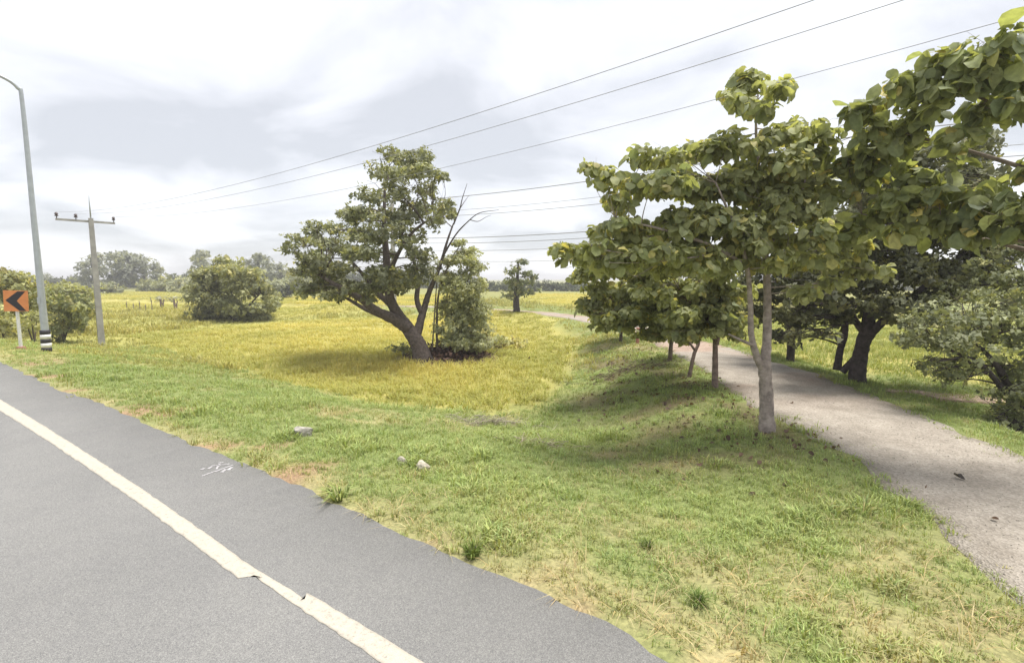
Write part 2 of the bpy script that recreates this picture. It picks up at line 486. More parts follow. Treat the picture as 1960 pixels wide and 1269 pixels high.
def strip(geo, A, B, z, C=(1, 1, 1), skirt=0.07, jitter=0.0):
    A = np.asarray(A); B = np.asarray(B); n = len(A)
    z = np.broadcast_to(np.asarray(z, float), (n,))
    k = 7; V = []
    for t in np.linspace(0, 1, k):
        p = A * (1 - t) + B * t
        V.append(np.column_stack([p, z]))
    V = [np.column_stack([A, z - skirt])] + V + [np.column_stack([B, z - skirt])]
    V = np.stack(V, 1); m = V.shape[1]
    i, j = np.meshgrid(np.arange(n - 1), np.arange(m - 1), indexing='ij')
    Q = np.stack([i * m + j, (i + 1) * m + j, (i + 1) * m + j + 1, i * m + j + 1], -1).reshape(-1, 4)
    geo.add(V.reshape(-1, 3), Q, None, C)
def dens(pl, step):
    pl = np.asarray(pl, float); out = []
    for a, b in zip(pl[:-1], pl[1:]):
        n = max(1, int(np.linalg.norm(b[:2] - a[:2]) / step))
        out += [a + (b - a) * t for t in np.linspace(0, 1, n, endpoint=False)]
    return np.array(out + [pl[-1]])
E = dens(EDGE, 0.12)
tn = np.gradient(dens(EDGE, 0.12), axis=0)
k = 25; pad = np.pad(tn, ((k, k), (0, 0)), mode='edge')
tn = np.stack([np.convolve(pad[:, c], np.ones(2 * k + 1) / (2 * k + 1), 'valid') for c in (0, 1)], -1)
tn /= np.linalg.norm(tn, axis=1)[:, None]
nr = np.stack([tn[:, 1], -tn[:, 0]], -1)             # towards the verge
jit = (fbm(E[:, 0] * 2.5, E[:, 1] * 2.5, 71, 4) - 0.5) * 0.20
g = Geo(); strip(g, E + nr * jit[:, None], E - nr * 10.5, 0.018)
tag(g.obj('road', M_ASPH), 'grey asphalt road with a pale edge line', 'road', kind='structure')

# worn edge line, one short step where it was painted over
cu = np.polyfit([0, 190, 370, 473], [764, 882, 1003, 1077], 2); cl_ = np.polyfit([0, 180, 340, 452], [786, 903, 1018, 1103], 2)
up_px = [(x, np.polyval(cu, x)) for x in np.linspace(-330, 473, 16)] + [(530, 1112), (583, 1145), (589, 1133), (640, 1164), (700, 1200), (803, 1262), (900, 1320)]
lo_px = [(x, np.polyval(cl_, x)) for x in np.linspace(-330, 456, 16)] + [(484, 1101), (560, 1153), (575, 1163), (612, 1188), (652, 1214), (722, 1262), (798, 1314)]
A = np.array([flat(*p, z=0.022) for p in up_px]); B = np.array([flat(*p, z=0.022) for p in lo_px])
cnt = [max(1, int(np.linalg.norm(A[q + 1] - A[q]) / 0.09)) for q in range(len(A) - 1)]
def eq(P):
    return np.array([P[q] + (P[q + 1] - P[q]) * t for q in range(len(P) - 1) for t in np.linspace(0, 1, cnt[q], endpoint=False)] + [P[-1]])
A, B = eq(A), eq(B)
A = A + rng.normal(0, 0.004, A.shape); B = B + rng.normal(0, 0.004, B.shape)
g = Geo(); strip(g, A, B, 0.0225, skirt=0.003)
tag(g.obj('edge_line', M_LINE), 'worn cream white edge line painted along the asphalt', 'road marking', kind='structure')

GC = dens(GR, 0.2)
tg = np.gradient(GC[:, :2], axis=0); tg /= np.linalg.norm(tg, axis=1)[:, None]
ng = np.stack([-tg[:, 1], tg[:, 0]], -1)
ja = (fbm(GC[:, 0] * 1.7, GC[:, 1] * 1.7, 81, 4) - 0.5) * 0.55; jb = (fbm(GC[:, 0] * 1.7 + 40, GC[:, 1] * 1.7, 82, 4) - 0.5) * 0.55
A = GC[:, :2] + ng * (GC[:, 2] + ja)[:, None]; B = GC[:, :2] - ng * (GC[:, 2] + jb)[:, None]
zc = np.array([g1(a, b) for a, b in GC[:, :2]]) + 0.004
gcol = []
g = Geo(); strip(g, A, B, zc, skirt=0.10)
Vg = g.V[0]; redk = smooth(0.42, 0.62, fbm(Vg[:, 0] * 0.6, Vg[:, 1] * 0.6, 91, 3))[:, None] * smooth(9, 14, Vg[:, 1])[:, None]
g.C[0] = np.array((0.32, 0.295, 0.262)) * (1 - redk) + np.array((0.335, 0.26, 0.215)) * redk
tag(g.obj('gravel_track', M_GRAV), 'pale gravel track running beside the row of trees', 'path', kind='structure')

# bare earth strip in the field beyond the track
pp = [ground(x, y) for x, y in [(1700, 752), (1760, 755), (1830, 762), (1910, 768), (2010, 776)]]
pp = dens(np.array(pp), 0.25)
t2 = np.gradient(pp[:, :2], axis=0); t2 /= np.linalg.norm(t2, axis=1)[:, None]; n2 = np.stack([-t2[:, 1], t2[:, 0]], -1)
wd = 0.34 + 0.3 * fbm(pp[:, 0] * 1.5, pp[:, 1] * 1.5, 5, 3)
wd *= np.minimum(1, np.arange(len(pp)) / 6 + 0.1)
g = Geo(); strip(g, pp[:, :2] + n2 * wd[:, None], pp[:, :2] - n2 * wd[:, None], H(pp[:, 0], pp[:, 1]) + 0.03, (0.44, 0.33, 0.255), 0.1)
tag(g.obj('dirt_path', M_SOIL), 'narrow pinkish bare dirt path in the field beyond the gravel', 'path', kind='structure')

# ------------------------------------------------------------------ grass, rice, tall weeds (uncountable)
def tuft(nb, h, spread, width, lean, var=1.0, seed=0):
    r = np.random.default_rng(seed); V = []; Q = []; T = []; K = []
    for b in range(nb):
        a = r.uniform(0, 2 * math.pi); rr = spread * math.sqrt(r.uniform())
        base = np.array([math.cos(a) * rr, math.sin(a) * rr, -0.02])
        a2 = a + r.normal(0, 0.9); ln = lean * r.uniform(0.3, 1.3); hh = h * r.uniform(0.55, 1.15)
        d = np.array([math.cos(a2), math.sin(a2), 0]); s = np.array([-d[1], d[0], 0]) * width * r.uniform(0.7, 1.3) / 2
        mid = base + d * ln * hh * 0.35 + np.array([0, 0, hh * 0.62]); tip = base + d * ln * hh + np.array([0, 0, hh * (1.0 - 0.35 * min(ln, 1.2))])
        k = len(V)
        V += [base - s, base + s, mid + s * 0.8, mid - s * 0.8, tip]
        Q.append((k, k + 1, k + 2, k + 3)); T.append((k + 3, k + 2, k + 4))
        f = 1 + var * (r.uniform(0.78, 1.2) - 1); tint = np.array([f * r.uniform(0.94, 1.12), f, f * r.uniform(0.8, 1.1)])
        K += [tint] * 5
    return np.array(V), np.array(Q), np.array(T), np.array(K)
def scatter(geo, P, protos, S, C):
    n = len(P); which = rng.integers(0, len(protos), n)
    for q, pr in enumerate(protos):
        m = which == q
        if m.any():
            instances(geo, pr, P[m], zrot(rng.uniform(0, 6.28, m.sum())), S[m], C[m])
def field_points(x0, x1, y0, y1, dmax, dens_f):
    n = int((x1 - x0) * (y1 - y0) * dmax)
    X = rng.uniform(x0, x1, n); Y = rng.uniform(y0, y1, n)
    k = rng.uniform(0, dmax, n) < dens_f(X, Y)
    # keep what the camera, or one a few steps aside, could see
    k &= (np.abs(X) < 1.1 * Y + 3.0)
    return X[k], Y[k]
def rice_in(X, Y):
    k = np.zeros(X.shape, bool)
    for R in RICES: k |= inside(R, X, Y)
    return k
# mown verge
gp = [tuft(7, 0.085, 0.035, 0.007, 0.9, seed=s) for s in range(6)]
def verge_d(X, Y):
    r = road_d(X, Y); g, s = gravel_d(X, Y)
    d = 330 * np.clip(5.0 / np.maximum(Y, 3), 0, 1) ** 1.35
    d = d * smooth(-0.03, 0.25, r + (vnoise(X * 6, Y * 6, 5) - 0.5) * 0.25) * smooth(-0.45, 0.35, g + (vnoise(X * 4, Y * 4, 8) - 0.5) * 0.6 + (fbm(X * 0.9, Y * 0.9, 9, 3) - 0.5) * 0.8)
    d = d * (1 - 0.62 * dryness(X, Y)) * (1 - 0.6 * litter(X, Y))
    return np.where(rice_in(X, Y), 0, d)
g = Geo()
for (x0, x1, y0, y1, dm) in [(-8, 10, 0.5, 7, 330), (-16, 14, 7, 13, 215), (-26, 18, 13, 26, 95)]:
    X, Y = field_points(x0, x1, y0, y1, dm, verge_d)
    P = np.stack([X, Y, H(X, Y)], -1)
    dd = dryness(X, Y)[:, None]; l = litter(X, Y)[:, None]
    mix = np.clip(dd * 0.8 + rng.normal(0, 0.2, dd.shape), 0, 1)
    pat = fbm(X * 0.8, Y * 0.8, 13, 4)[:, None]
    gr = np.array((0.155, 0.195, 0.052)) * (1 - pat) * 2 * 0.5 + np.array((0.225, 0.245, 0.065)) * pat
    C = (gr * np.array((1.45, 1.68, 1.7)) + np.array((0.035, 0.035, 0.055))) * (1 - mix) + np.array((0.42, 0.35, 0.185)) * mix
    C = C * (1 - 0.35 * l) + np.array((0.16, 0.14, 0.07)) * 0.35 * l
    S = rng.uniform(0.65, 1.35, len(X)) * (1 - 0.25 * dd[:, 0]) * (1 + 0.035 * np.maximum(Y - 5, 0)) * (1 + 0.5 * smooth(0.55, 0.75, pat[:, 0]) + 0.9 * smooth(0.62, 0.78, fbm(X * 2.2, Y * 2.2, 77, 3)))
    scatter(g, P, gp, S, C * rng.uniform(0.82, 1.18, (len(X), 1)))
tag(g.obj('verge_grass', M_GRASS, None, False), 'short patchy green and straw coloured grass on the road verge', 'grass', kind='stuff')
# dry clippings lying flat between the green blades
sp_ = [tuft(6, 0.10, 0.06, 0.005, 2.6, seed=40 + s) for s in range(4)]
X, Y = field_points(-8, 9, 1, 11, 70, lambda X, Y: np.where(road_d(X, Y) > 0.05, 70 * dryness(X, Y) * np.clip(6 / np.maximum(Y, 3), 0, 1), 0) * (gravel_d(X, Y)[0] > 0.1))
g = Geo(); P = np.stack([X, Y, H(X, Y) + 0.012], -1)
scatter(g, P, sp_, rng.uniform(0.7, 1.4, len(X)), np.array((0.5, 0.41, 0.25)) * rng.uniform(0.75, 1.15, (len(X), 1)))
tag(g.obj('straw', M_GRASS, None, False), 'dry pale grass clippings lying matted on the verge', 'dry grass', kind='stuff')
# meadow and bunds farther off
mp = [tuft(6, 0.32, 0.12, 0.03, 0.8, seed=70 + s) for s in range(5)]
def mead_d(X, Y):
    r = road_d(X, Y); g, s = gravel_d(X, Y)
    d = 26 * np.clip(18 / Y, 0, 1) ** 1.3 * smooth(15, 19, Y + np.maximum(-X - 6, 0) * 0.3) * smooth(1.5, 4, r) * smooth(0.1, 0.8, g)
    return np.where(rice_in(X, Y), 0, d)
g = Geo()
for (x0, x1, y0, y1, dm) in [(-34, 24, 14, 34, 26), (-60, 40, 34, 75, 12)]:
    X, Y = field_points(x0, x1, y0, y1, dm, mead_d)
    P = np.stack([X, Y, H(X, Y)], -1); pat = fbm(X * 0.25, Y * 0.25, 15, 4)[:, None]
    C = np.array((0.28, 0.30, 0.11)) * (1 - pat) + np.array((0.48, 0.44, 0.16)) * pat
    S = rng.uniform(0.55, 1.25, len(X)) * (0.55 + 0.016 * Y) * (0.6 + 0.8 * smooth(0.4, 0.65, pat[:, 0]))
    rd = smooth(5.0, 1.2, gravel_d(X, Y)[0]); S = S * (1 - 0.55 * rd)
    scatter(g, P, mp, S, C * 1.1 * rng.uniform(0.85, 1.15, (len(X), 1)))
tag(g.obj('meadow_grass', M_GRASS, None, False), 'rough yellow green meadow grass on the bunds around the rice fields', 'grass', kind='stuff')
# ripening rice
rp = [tuft(8, 0.33, 0.10, 0.017, 0.8, 0.4, seed=90 + s) for s in range(6)]
rice_lab = ['golden ripening rice in the parcel around the big leaning tree', 'golden rice parcel behind the big tree and green bund',
            'golden rice parcel in front of the dark far hedge', 'yellow green rice parcel behind the two withered stumps',
            'yellow green rice beyond the gravel track and the dark tree']
for R, lab, dk, yk in zip(RICES, rice_lab, (38, 18, 14, 14, 16), (1, 1, 1, 0.7, 0.15)):
    x0, y0 = R.min(0); x1, y1 = R.max(0)
    f = lambda X, Y: np.where(inside(R, X, Y), dk * np.clip((16 if dk > 20 else 26) / Y, 0, 1) ** 1.25, 0) * smooth(-0.2, 0.5, edge_d(R, X, Y) + (vnoise(X, Y, 4) - 0.5) * 0.8 + (vnoise(X * 0.3, Y * 0.3, 7) - 0.5) * 0.9) * bare(X, Y)
    X, Y = field_points(x0, x1, y0, y1, dk, f)
    P = np.stack([X, Y, H(X, Y)], -1)
    pat = np.clip(fbm(X * 0.16, Y * 0.16, 17, 3) * 0.9 + fbm(X * 1.5, Y * 1.5, 18, 3) * 0.1, 0, 1)[:, None]
    ed = smooth(5.0, 0.3, edge_d(R, X, Y) + 2 * (vnoise(X * .4, Y * .4, 6) - 0.5))[:, None] * 0.65
    k = np.clip((pat - 0.25) * 1.5, 0, 1) * (1 - ed) * yk
    C = np.array((0.36 if yk > 0.5 else 0.30, 0.38 if yk > 0.5 else 0.35, 0.12)) * (1 - k) + np.array((0.68, 0.60, 0.2)) * k
    S = rng.uniform(0.8, 1.2, len(X)) * (0.72 + 0.016 * np.minimum(Y, 60))
    S3 = np.stack([S * 1.25, S * 1.25, S * np.clip(20 / np.maximum(Y, 20), .55, 1) * (1 - 0.45 * ed[:, 0])], -1)
    g = Geo(); scatter(g, P, rp, S3, C * rng.uniform(0.94, 1.06, (len(X), 1)))
    tag(g.obj('rice_crop', M_RICE, None, False), lab, 'rice field', kind='stuff')

# ------------------------------------------------------------------ leaves and trees
def leaf_proto(wid=0.6, fold=0.12, droop=0.25, wav=0.03, seed=0, col=(1, 1, 1)):
    r = np.random.default_rng(seed)
    ts = [0.0, 0.22, 0.5, 0.78, 1.0]; ws = [0.05, 0.40, 0.5, 0.42, 0.0]
    V = []; Q = []; T = []
    for t, q in zip(ts, ws):
        z = -droop * t * t
        y = q * wid
        V += [(t - 0.0, -y, z + fold * q + r.normal(0, wav)), (t, 0, z), (t, y, z + fold * q + r.normal(0, wav))]
    for i in range(3):
        a = i * 3
        Q += [(a, a + 3, a + 4, a + 1), (a + 1, a + 4, a + 5, a + 2)]
    T = [(9, 13, 10), (10, 13, 11)]
    V = np.array(V)[:14]; V[12] = V[13]
    V = np.delete(V, 12, 0)
    T = np.array([(9, 12, 10), (10, 12, 11)])
    return V, np.array(Q), T, np.ones((len(V), 3)) * np.array(col)
def pale(c, k=1.85, d=0.24):
    c = np.asarray(c, float) * k
    l = (c @ np.array([0.3, 0.6, 0.1]))[..., None]
    return c * (1 - d) + l * d
LEAVES = [leaf_proto(0.80, 0.10, 0.30, 0.04, 1), leaf_proto(0.74, 0.22, 0.45, 0.05, 2), leaf_proto(0.84, -0.05, 0.15, 0.06, 3), leaf_proto(0.72, 0.3, 0.55, 0.05, 4)]
_q = np.array([(0, 0, 0), (0.45, -0.3, 0.04), (1, 0, -0.12), (0.45, 0.3, 0.04)], float)
SMALL = [(_q, np.array([(0, 1, 2, 3)]), np.zeros((0, 3), int), np.ones((4, 3))),
         (_q * np.array([1, 0.75, -2.0]), np.array([(0, 1, 2, 3)]), np.zeros((0, 3), int), np.ones((4, 3)))]
def spray(n, seed, wid=0.34):
    """a twig end: several leaflets fanned out together"""
    r = np.random.default_rng(seed); V = []; Q = []
    for b in range(n):
        a = r.uniform(-2.2, 2.2); el = r.normal(0.0, 0.45); L = r.uniform(0.35, 0.6)
        o = np.array([r.uniform(0, 0.5), r.normal(0, 0.12), r.normal(0, 0.1)])
        d = np.array([math.cos(a) * math.cos(el), math.sin(a) * math.cos(el), math.sin(el)])
        s = np.cross(d, (0, 0, 1)); s = s / (np.linalg.norm(s) + 1e-6) * wid * L
        u = np.cross(s, d) * r.normal(0, 0.8)
        k = len(V)
        V += [o, o + d * L * 0.45 + s + u, o + d * L, o + d * L * 0.45 - s + u]
        Q.append((k, k + 1, k + 2, k + 3))
    V = np.array(V)
    K = np.repeat(r.uniform(0.8, 1.2, (n, 1)), 4, 0) * np.ones((1, 3))
    return V, np.array(Q), np.zeros((0, 3), int), K
SPRAYS = [spray(6, s) for s in range(5)]
LEAF_MESH = {}
def leaf_mesh(kind, c):
    key = (kind, c)
    if key not in LEAF_MESH:
        cols = [(0.125, 0.155, 0.055), (0.165, 0.19, 0.068), (0.195, 0.225, 0.075), (0.235, 0.255, 0.085), (0.30, 0.295, 0.085), (0.125, 0.16, 0.085), (0.18, 0.215, 0.10)]
        V, Q, T, K = LEAVES[kind]
        LEAF_MESH[key] = Geo().add(V, Q, T, pale(cols[c])).mesh('leaf', M_LEAF)
    return LEAF_MESH[key]

def sub_clumps(clumps, k=4, f=0.55):
    out = []
    for c, r in clumps:
        for _ in range(k):
            d = rng.normal(size=3); d /= np.linalg.norm(d)
            out.append((c + d * r * rng.uniform(0.3, 0.95), r * f * rng.uniform(0.5, 1.2)))
    return out
def leaf_cloud(clumps, per_m2, droop=0.5, shell=0.45, upb=0.55):
    """leaf positions, normals and tip directions spread through the clumps"""
    P = []; Nn = []; Tp = []; F = []
    for c, r in clumps:
        area = 4 * (r[0] * r[1] + r[0] * r[2] + r[1] * r[2])
        n = max(3, int(per_m2 * area * rng.uniform(0.75, 1.25)))
        d = rng.normal(size=(n, 3)); d[:, 2] += 0.25; d /= np.linalg.norm(d, axis=1)[:, None]
        q = 1 - shell * rng.uniform(0, 1, (n, 1)) ** 1.3
        P.append(c + d * r * q)
        nn = d * 0.55 + np.array([0, 0, upb]) + rng.normal(0, 0.42, (n, 3)); Nn.append(nn)
        Tp.append(d * np.array([1, 1, 0.3]) + rng.normal(0, 0.45, (n, 3)) - np.array([0, 0, droop]))
        F.append(np.full(n, rng.uniform(0.78, 1.2)))
    return np.vstack(P), np.vstack(Nn), np.vstack(Tp), np.concatenate(F)

def tree(name, label, base, limbs, clumps, cols, leaf=0.1, per_m2=40, protos=None, mat=None, cat='tree', group=None,
         bark=(0.13, 0.105, 0.085), singles=0, droop=0.4, shell=0.45, subs=4, twig_r=0.025, yellow=0.1, extra=None, sides=8, twigs=True):
    base = np.asarray(base, float)
    root = empty(name, base)
    tag(root, label, cat, group)
    cl = [(np.asarray(c, float), np.asarray(r, float)) for c, r in clumps]
    sk = []
    for q, (pts, rr) in enumerate(limbs):
        g = Geo()
        bc = np.array(bark)
        P = tube(g, np.asarray(pts) - base, rr, sides if q == 0 else max(5, sides - 2), bc, n=len(pts) * 6, rough=0.05)
        g.obj('trunk' if q == 0 else 'limb', M_BARK, root)
        sk.append(np.column_stack([P + base, np.interp(np.linspace(0, 1, len(P)), np.linspace(0, 1, len(rr)), rr)]))
    sk = np.vstack(sk)
    if twigs and len(cl):
        g = Geo()
        for c, r in cl:
            d = np.linalg.norm(sk[:, :3] - c, axis=1) + np.where(sk[:, 2] > c[2] + 0.1, 2.0, 0) + np.where(sk[:, 2] < base[2] + 0.25 * (c[2] - base[2]), 3.0, 0)
            a = sk[np.argmin(d)]
            L = np.linalg.norm(a[:3] - c)
            mid = (a[:3] * 0.55 + c * 0.45) + np.array([0, 0, 0.03 * L]) + rng.normal(0, 0.05 * L, 3)
            r0 = min(a[3] * 0.7, twig_r * (0.6 + 0.5 * L))
            B = tube(g, np.array([a[:3], mid, c]) - base, [r0, r0 * 0.6, r0 * 0.3], 5, np.array(bark) * 1.05, n=8, rough=0.05)
            for _ in range(4):
                s = B[rng.integers(3, 8)]; e2 = c - base + rng.normal(size=3) * r * 0.6
                tube(g, np.array([s, (s + e2) / 2 + rng.normal(0, 0.05, 3), e2]), [r0 * 0.4, r0 * 0.28, r0 * 0.14], 4, np.array(bark) * 1.1, n=5)
        tag(g.obj('twigs', M_BARK, root), kind='stuff')
    if len(cl):
        sc = sub_clumps(cl, subs, 0.52 if singles else 0.55) if subs else cl
        P, Nn, Tp, F = leaf_cloud(sc, per_m2, droop, shell)
        R = frames(Nn, Tp)
        n = len(P)
        S = leaf * np.clip(rng.lognormal(-0.06, 0.3, n), 0.4, 1.6)
        cols = pale(cols)
        mixv = np.clip(rng.beta(2, 2.4, n) + 0.25 * (F - 1), 0, 1)[:, None]
        C = cols[0] * (1 - mixv) + cols[1] * mixv
        ye = rng.uniform(0, 1, n) < yellow
        C[ye] = cols[-1] * rng.uniform(0.8, 1.1, (ye.sum(), 1))
        C = C * F[:, None]
        rest = np.ones(n, bool)
        crown_g = Geo()
        if singles:
            px, py, dep = proj(P)
            vis = (px > -20) & (px < 1980) & (py > -10) & (py < 1280) & (dep > 0.5)
            score = np.where(vis, S / dep * (1 + 0.25 * rng.normal(size=n)), -1)
            front = -P[:, 1]
            score = np.where(vis, S / dep + 0.004 * (front - front.mean()), -9)
            pick = np.argsort(-score)[:singles]
            rest[pick] = False
        protos = protos or SMALL
        which = rng.integers(0, len(protos), n)
        for q, pr in enumerate(protos):
            m = rest & (which == q)
            if m.any(): instances(crown_g, pr, P[m] - base, R[m], S[m], C[m])
        crown = tag(crown_g.obj('crown', mat or M_FINE, root, True), kind='stuff')
        if singles:
            lum = C @ np.array([0.4, 0.5, 0.1])
            pal = [1.9 * v for v in (0.12, 0.16, 0.20, 0.24, 0.30)]
            for q in pick:
                c = int(np.argmin([abs(lum[q] - p) for p in pal]))
                if c in (0, 1) and rng.uniform() < 0.35: c = 5 + c
                o = bpy.data.objects.new('leaf', leaf_mesh(int(which[q] % len(LEAVES)), c))
                COL.objects.link(o); o.parent = crown
                mt = np.eye(4); mt[:3, :3] = R[q] * S[q]; mt[:3, 3] = P[q] - base
                o.matrix_local = Matrix(mt.tolist())
    if extra: extra(root, base)
    return root
def pl(pts, Y, dY=None):
    """a limb drawn in the picture and set at its own distance"""
    dY = dY if dY is not None else [0] * len(pts)
    return [at(x, y, Y + d) for (x, y), d in zip(pts, dY)]
def cls(lst, Y, spread, rzf=0.9, both=True, flat_=1.0):
    out = []
    for it in lst:
        x, y, rx, ry = it[:4]
        off = [it[4]] if len(it) > 4 else ([rng.uniform(-1, -0.15) * spread, rng.uniform(0.15, 1) * spread] if both else [rng.uniform(-1, 1) * spread])
        for o in off:
            s = (Y + o) / FPX
            out.append((at(x, y, Y + o), np.array([rx * s, rx * s * rzf, ry * s * flat_])))
    return out

# --- the big leaning tree in the rice
b0 = ground(808, 690)
Y0 = b0[1]
big = [(760, 300, 34, 18), (808, 306, 26, 18), (735, 330, 28, 18), (790, 332, 44, 20), (828, 334, 14, 16), (712, 372, 32, 20), (762, 372, 36, 20),
       (818, 366, 32, 20), (848, 336, 9, 6), (690, 408, 40, 16), (740, 418, 42, 20), (800, 408, 40, 20), (848, 396, 24, 18), (662, 412, 20, 9), (866, 414, 8, 8),
       (700, 446, 52, 18), (768, 450, 40, 18), (825, 424, 26, 14), (604, 434, 26, 14), (578, 456, 30, 14), (622, 462, 26, 14), (556, 476, 16, 9),
       (652, 470, 44, 20), (692, 488, 54, 20), (600, 494, 42, 18), (640, 516, 46, 20), (722, 522, 54, 20), (622, 546, 38, 16), (672, 548, 44, 15),
       (762, 536, 44, 18), (800, 516, 32, 16), (812, 496, 20, 14), (575, 520, 26, 12), (590, 548, 24, 10), (716, 556, 36, 12), (792, 478, 26, 14), (640, 438, 18, 8), (640, 562, 36, 9), (700, 566, 30, 8), (592, 556, 24, 9), (610, 520, 36, 14)]
limbs = [
    (pl([(812, 696), (804, 668), (792, 645), (776, 622), (760, 600), (747, 572), (742, 530), (738, 470), (735, 420), (737, 350)], Y0, [0, 0, 0, 0.1, 0.1, 0, -0.2, -0.3, -0.2, 0]), [0.44, 0.34, 0.30, 0.275, 0.23, 0.19, 0.17, 0.12, 0.08, 0.04]),
    (pl([(782, 630), (756, 612), (722, 596), (690, 572), (655, 552), (615, 530)], Y0, [0, -0.2, -0.5, -0.8, -1.0, -1.2]), [0.27, 0.23, 0.19, 0.14, 0.10, 0.05]),
    (pl([(738, 606), (700, 592), (665, 572), (640, 562)], Y0, [-0.3, 0.3, 0.8, 1.2]), [0.13, 0.09, 0.06, 0.035]),
    (pl([(795, 650), (804, 618), (812, 590), (822, 558), (842, 510), (856, 462), (868, 428)], Y0, [0, 0.2, 0.4, 0.5, 0.6, 0.7, 0.8]), [0.20, 0.17, 0.14, 0.11, 0.075, 0.05, 0.028]),
    (pl([(808, 600), (798, 575), (800, 540), (792, 500), (770, 450), (800, 380)], Y0, [0.3, 0.5, 0.8, 1.1, 1.2, 1.0]), [0.14, 0.11, 0.09, 0.07, 0.05, 0.03]),
    (pl([(742, 530), (765, 480), (790, 445), (815, 425), (830, 420)], Y0, [-0.2, -0.7, -1, -1.2, -1.2]), [0.10, 0.075, 0.055, 0.04, 0.025]),
    (pl([(756, 590), (722, 560), (690, 520), (640, 470), (600, 445)], Y0, [0, 0.5, 1.0, 1.6, 2.0]), [0.15, 0.11, 0.08, 0.055, 0.03]),
    (pl([(848, 490), (872, 450), (895, 425), (918, 408), (955, 402)], Y0, [0.6, 0.3, 0, -0.2, -0.5]), [0.045, 0.032, 0.023, 0.016, 0.007]),
    (pl([(868, 430), (880, 400), (885, 380), (894, 352)], Y0, [0.8, 0.7, 0.6, 0.4]), [0.035, 0.026, 0.018, 0.008]),
    (pl([(880, 400), (890, 385), (898, 374)], Y0, [0.7, 0.9, 1.1]), [0.018, 0.012, 0.006]),
    (pl([(900, 421), (915, 424), (930, 416), (940, 412)], Y0, [0, 0.1, 0.3, 0.4]), [0.018, 0.014, 0.009, 0.005]),
    (pl([(866, 436), (850, 418), (846, 378)], Y0, [0.8, 0.9, 1.1]), [0.022, 0.016, 0.006])]
tree('big_tree', 'big dark leaning tree with a spreading crown and bare dead limbs in the golden rice', b0, limbs, cls(big, Y0, 2.4),
     [(0.095, 0.108, 0.06), (0.195, 0.205, 0.10), (0.27, 0.26, 0.11)], 0.26, 19, SPRAYS, M_FINE, bark=(0.14, 0.115, 0.105), droop=0.1, subs=4, yellow=0.06, sides=12)

# --- creeper-hung thin tree beside it
b = ground(842, 684)
th = [(880, 500, 26, 16), (862, 530, 20, 16), (900, 520, 18, 14), (885, 560, 30, 20), (915, 545, 14, 12), (860, 580, 20, 18), (900, 590, 26, 20), (870, 620, 24, 18),
      (910, 625, 24, 16), (890, 650, 34, 16), (930, 650, 26, 14), (895, 480, 12, 9), (850, 500, 8, 8), (925, 600, 14, 16), (905, 498, 10, 10), (878, 465, 12, 8), (860, 545, 22, 18), (905, 570, 22, 18), (880, 600, 30, 20), (860, 640, 24, 16), (905, 660, 30, 12), (915, 510, 12, 10)]
tree('creeper_tree', 'slender pale green tree hung with creepers beside the leaning trunk', b, [
    (pl([(838, 684), (836, 630), (840, 560), (862, 500), (880, 470)], b[1] + .4), [0.055, 0.05, 0.04, 0.03, 0.015]),
    (pl([(826, 682), (830, 630), (834, 570), (838, 510)], b[1] + .2), [0.04, 0.035, 0.03, 0.015]),
    (pl([(846, 684), (872, 630), (890, 560), (900, 520)], b[1] + .8), [0.05, 0.04, 0.03, 0.015])],
    [(c, q * np.array((1.3, 1.2, 1.15))) for c, q in cls(th, b[1] + .7, 0.8)], [(0.19, 0.205, 0.10), (0.30, 0.315, 0.15), (0.36, 0.35, 0.15)], 0.17, 34, SPRAYS, bark=(0.2, 0.17, 0.13), droop=1.1, shell=0.9, subs=6)

# --- mound of earth, dead leaves and roots at its foot
g = Geo()
for q in range(150):
    x = rng.normal(-2.55, 0.75); y = rng.normal(21.2, 0.4)
    p = np.array([x, y, g1(x, y) + rng.uniform(0, 0.28) * math.exp(-((x + 2.6) / 0.9) ** 2)])
    a = rng.uniform(0, 6.28); d = np.array([math.cos(a), math.sin(a), rng.uniform(-0.1, 0.7)]) * rng.uniform(0.2, 0.6)
    tube(g, [p - d * 0.3, p + rng.normal(0, 0.05, 3), p + d * 0.7], [0.014, 0.011, 0.005], 4, np.array((0.13, 0.09, 0.075)) * rng.uniform(0.7, 1.5), n=4)
Pm = np.stack([rng.normal(-2.45, 0.9, 900), rng.normal(20.9, 0.55, 900)], -1)
zm = H(Pm[:, 0], Pm[:, 1]) + rng.uniform(0, 0.5, 900) * np.exp(-((Pm[:, 0] + 2.6) / 0.9) ** 2)
P = np.column_stack([Pm, zm])
instances(g, SMALL[0], P, frames(rng.normal(size=(900, 3)) + np.array([0, 0, 1.0]), rng.normal(size=(900, 3))), rng.uniform(0.1, 0.22, 900),
          np.array((0.15, 0.095, 0.075)) * rng.uniform(0.6, 1.4, (900, 1)))
tag(g.obj('brush_heap', M_SOIL), 'brown heap of dead twigs and leaves at the foot of the leaning tree', 'brush heap', kind='stuff')

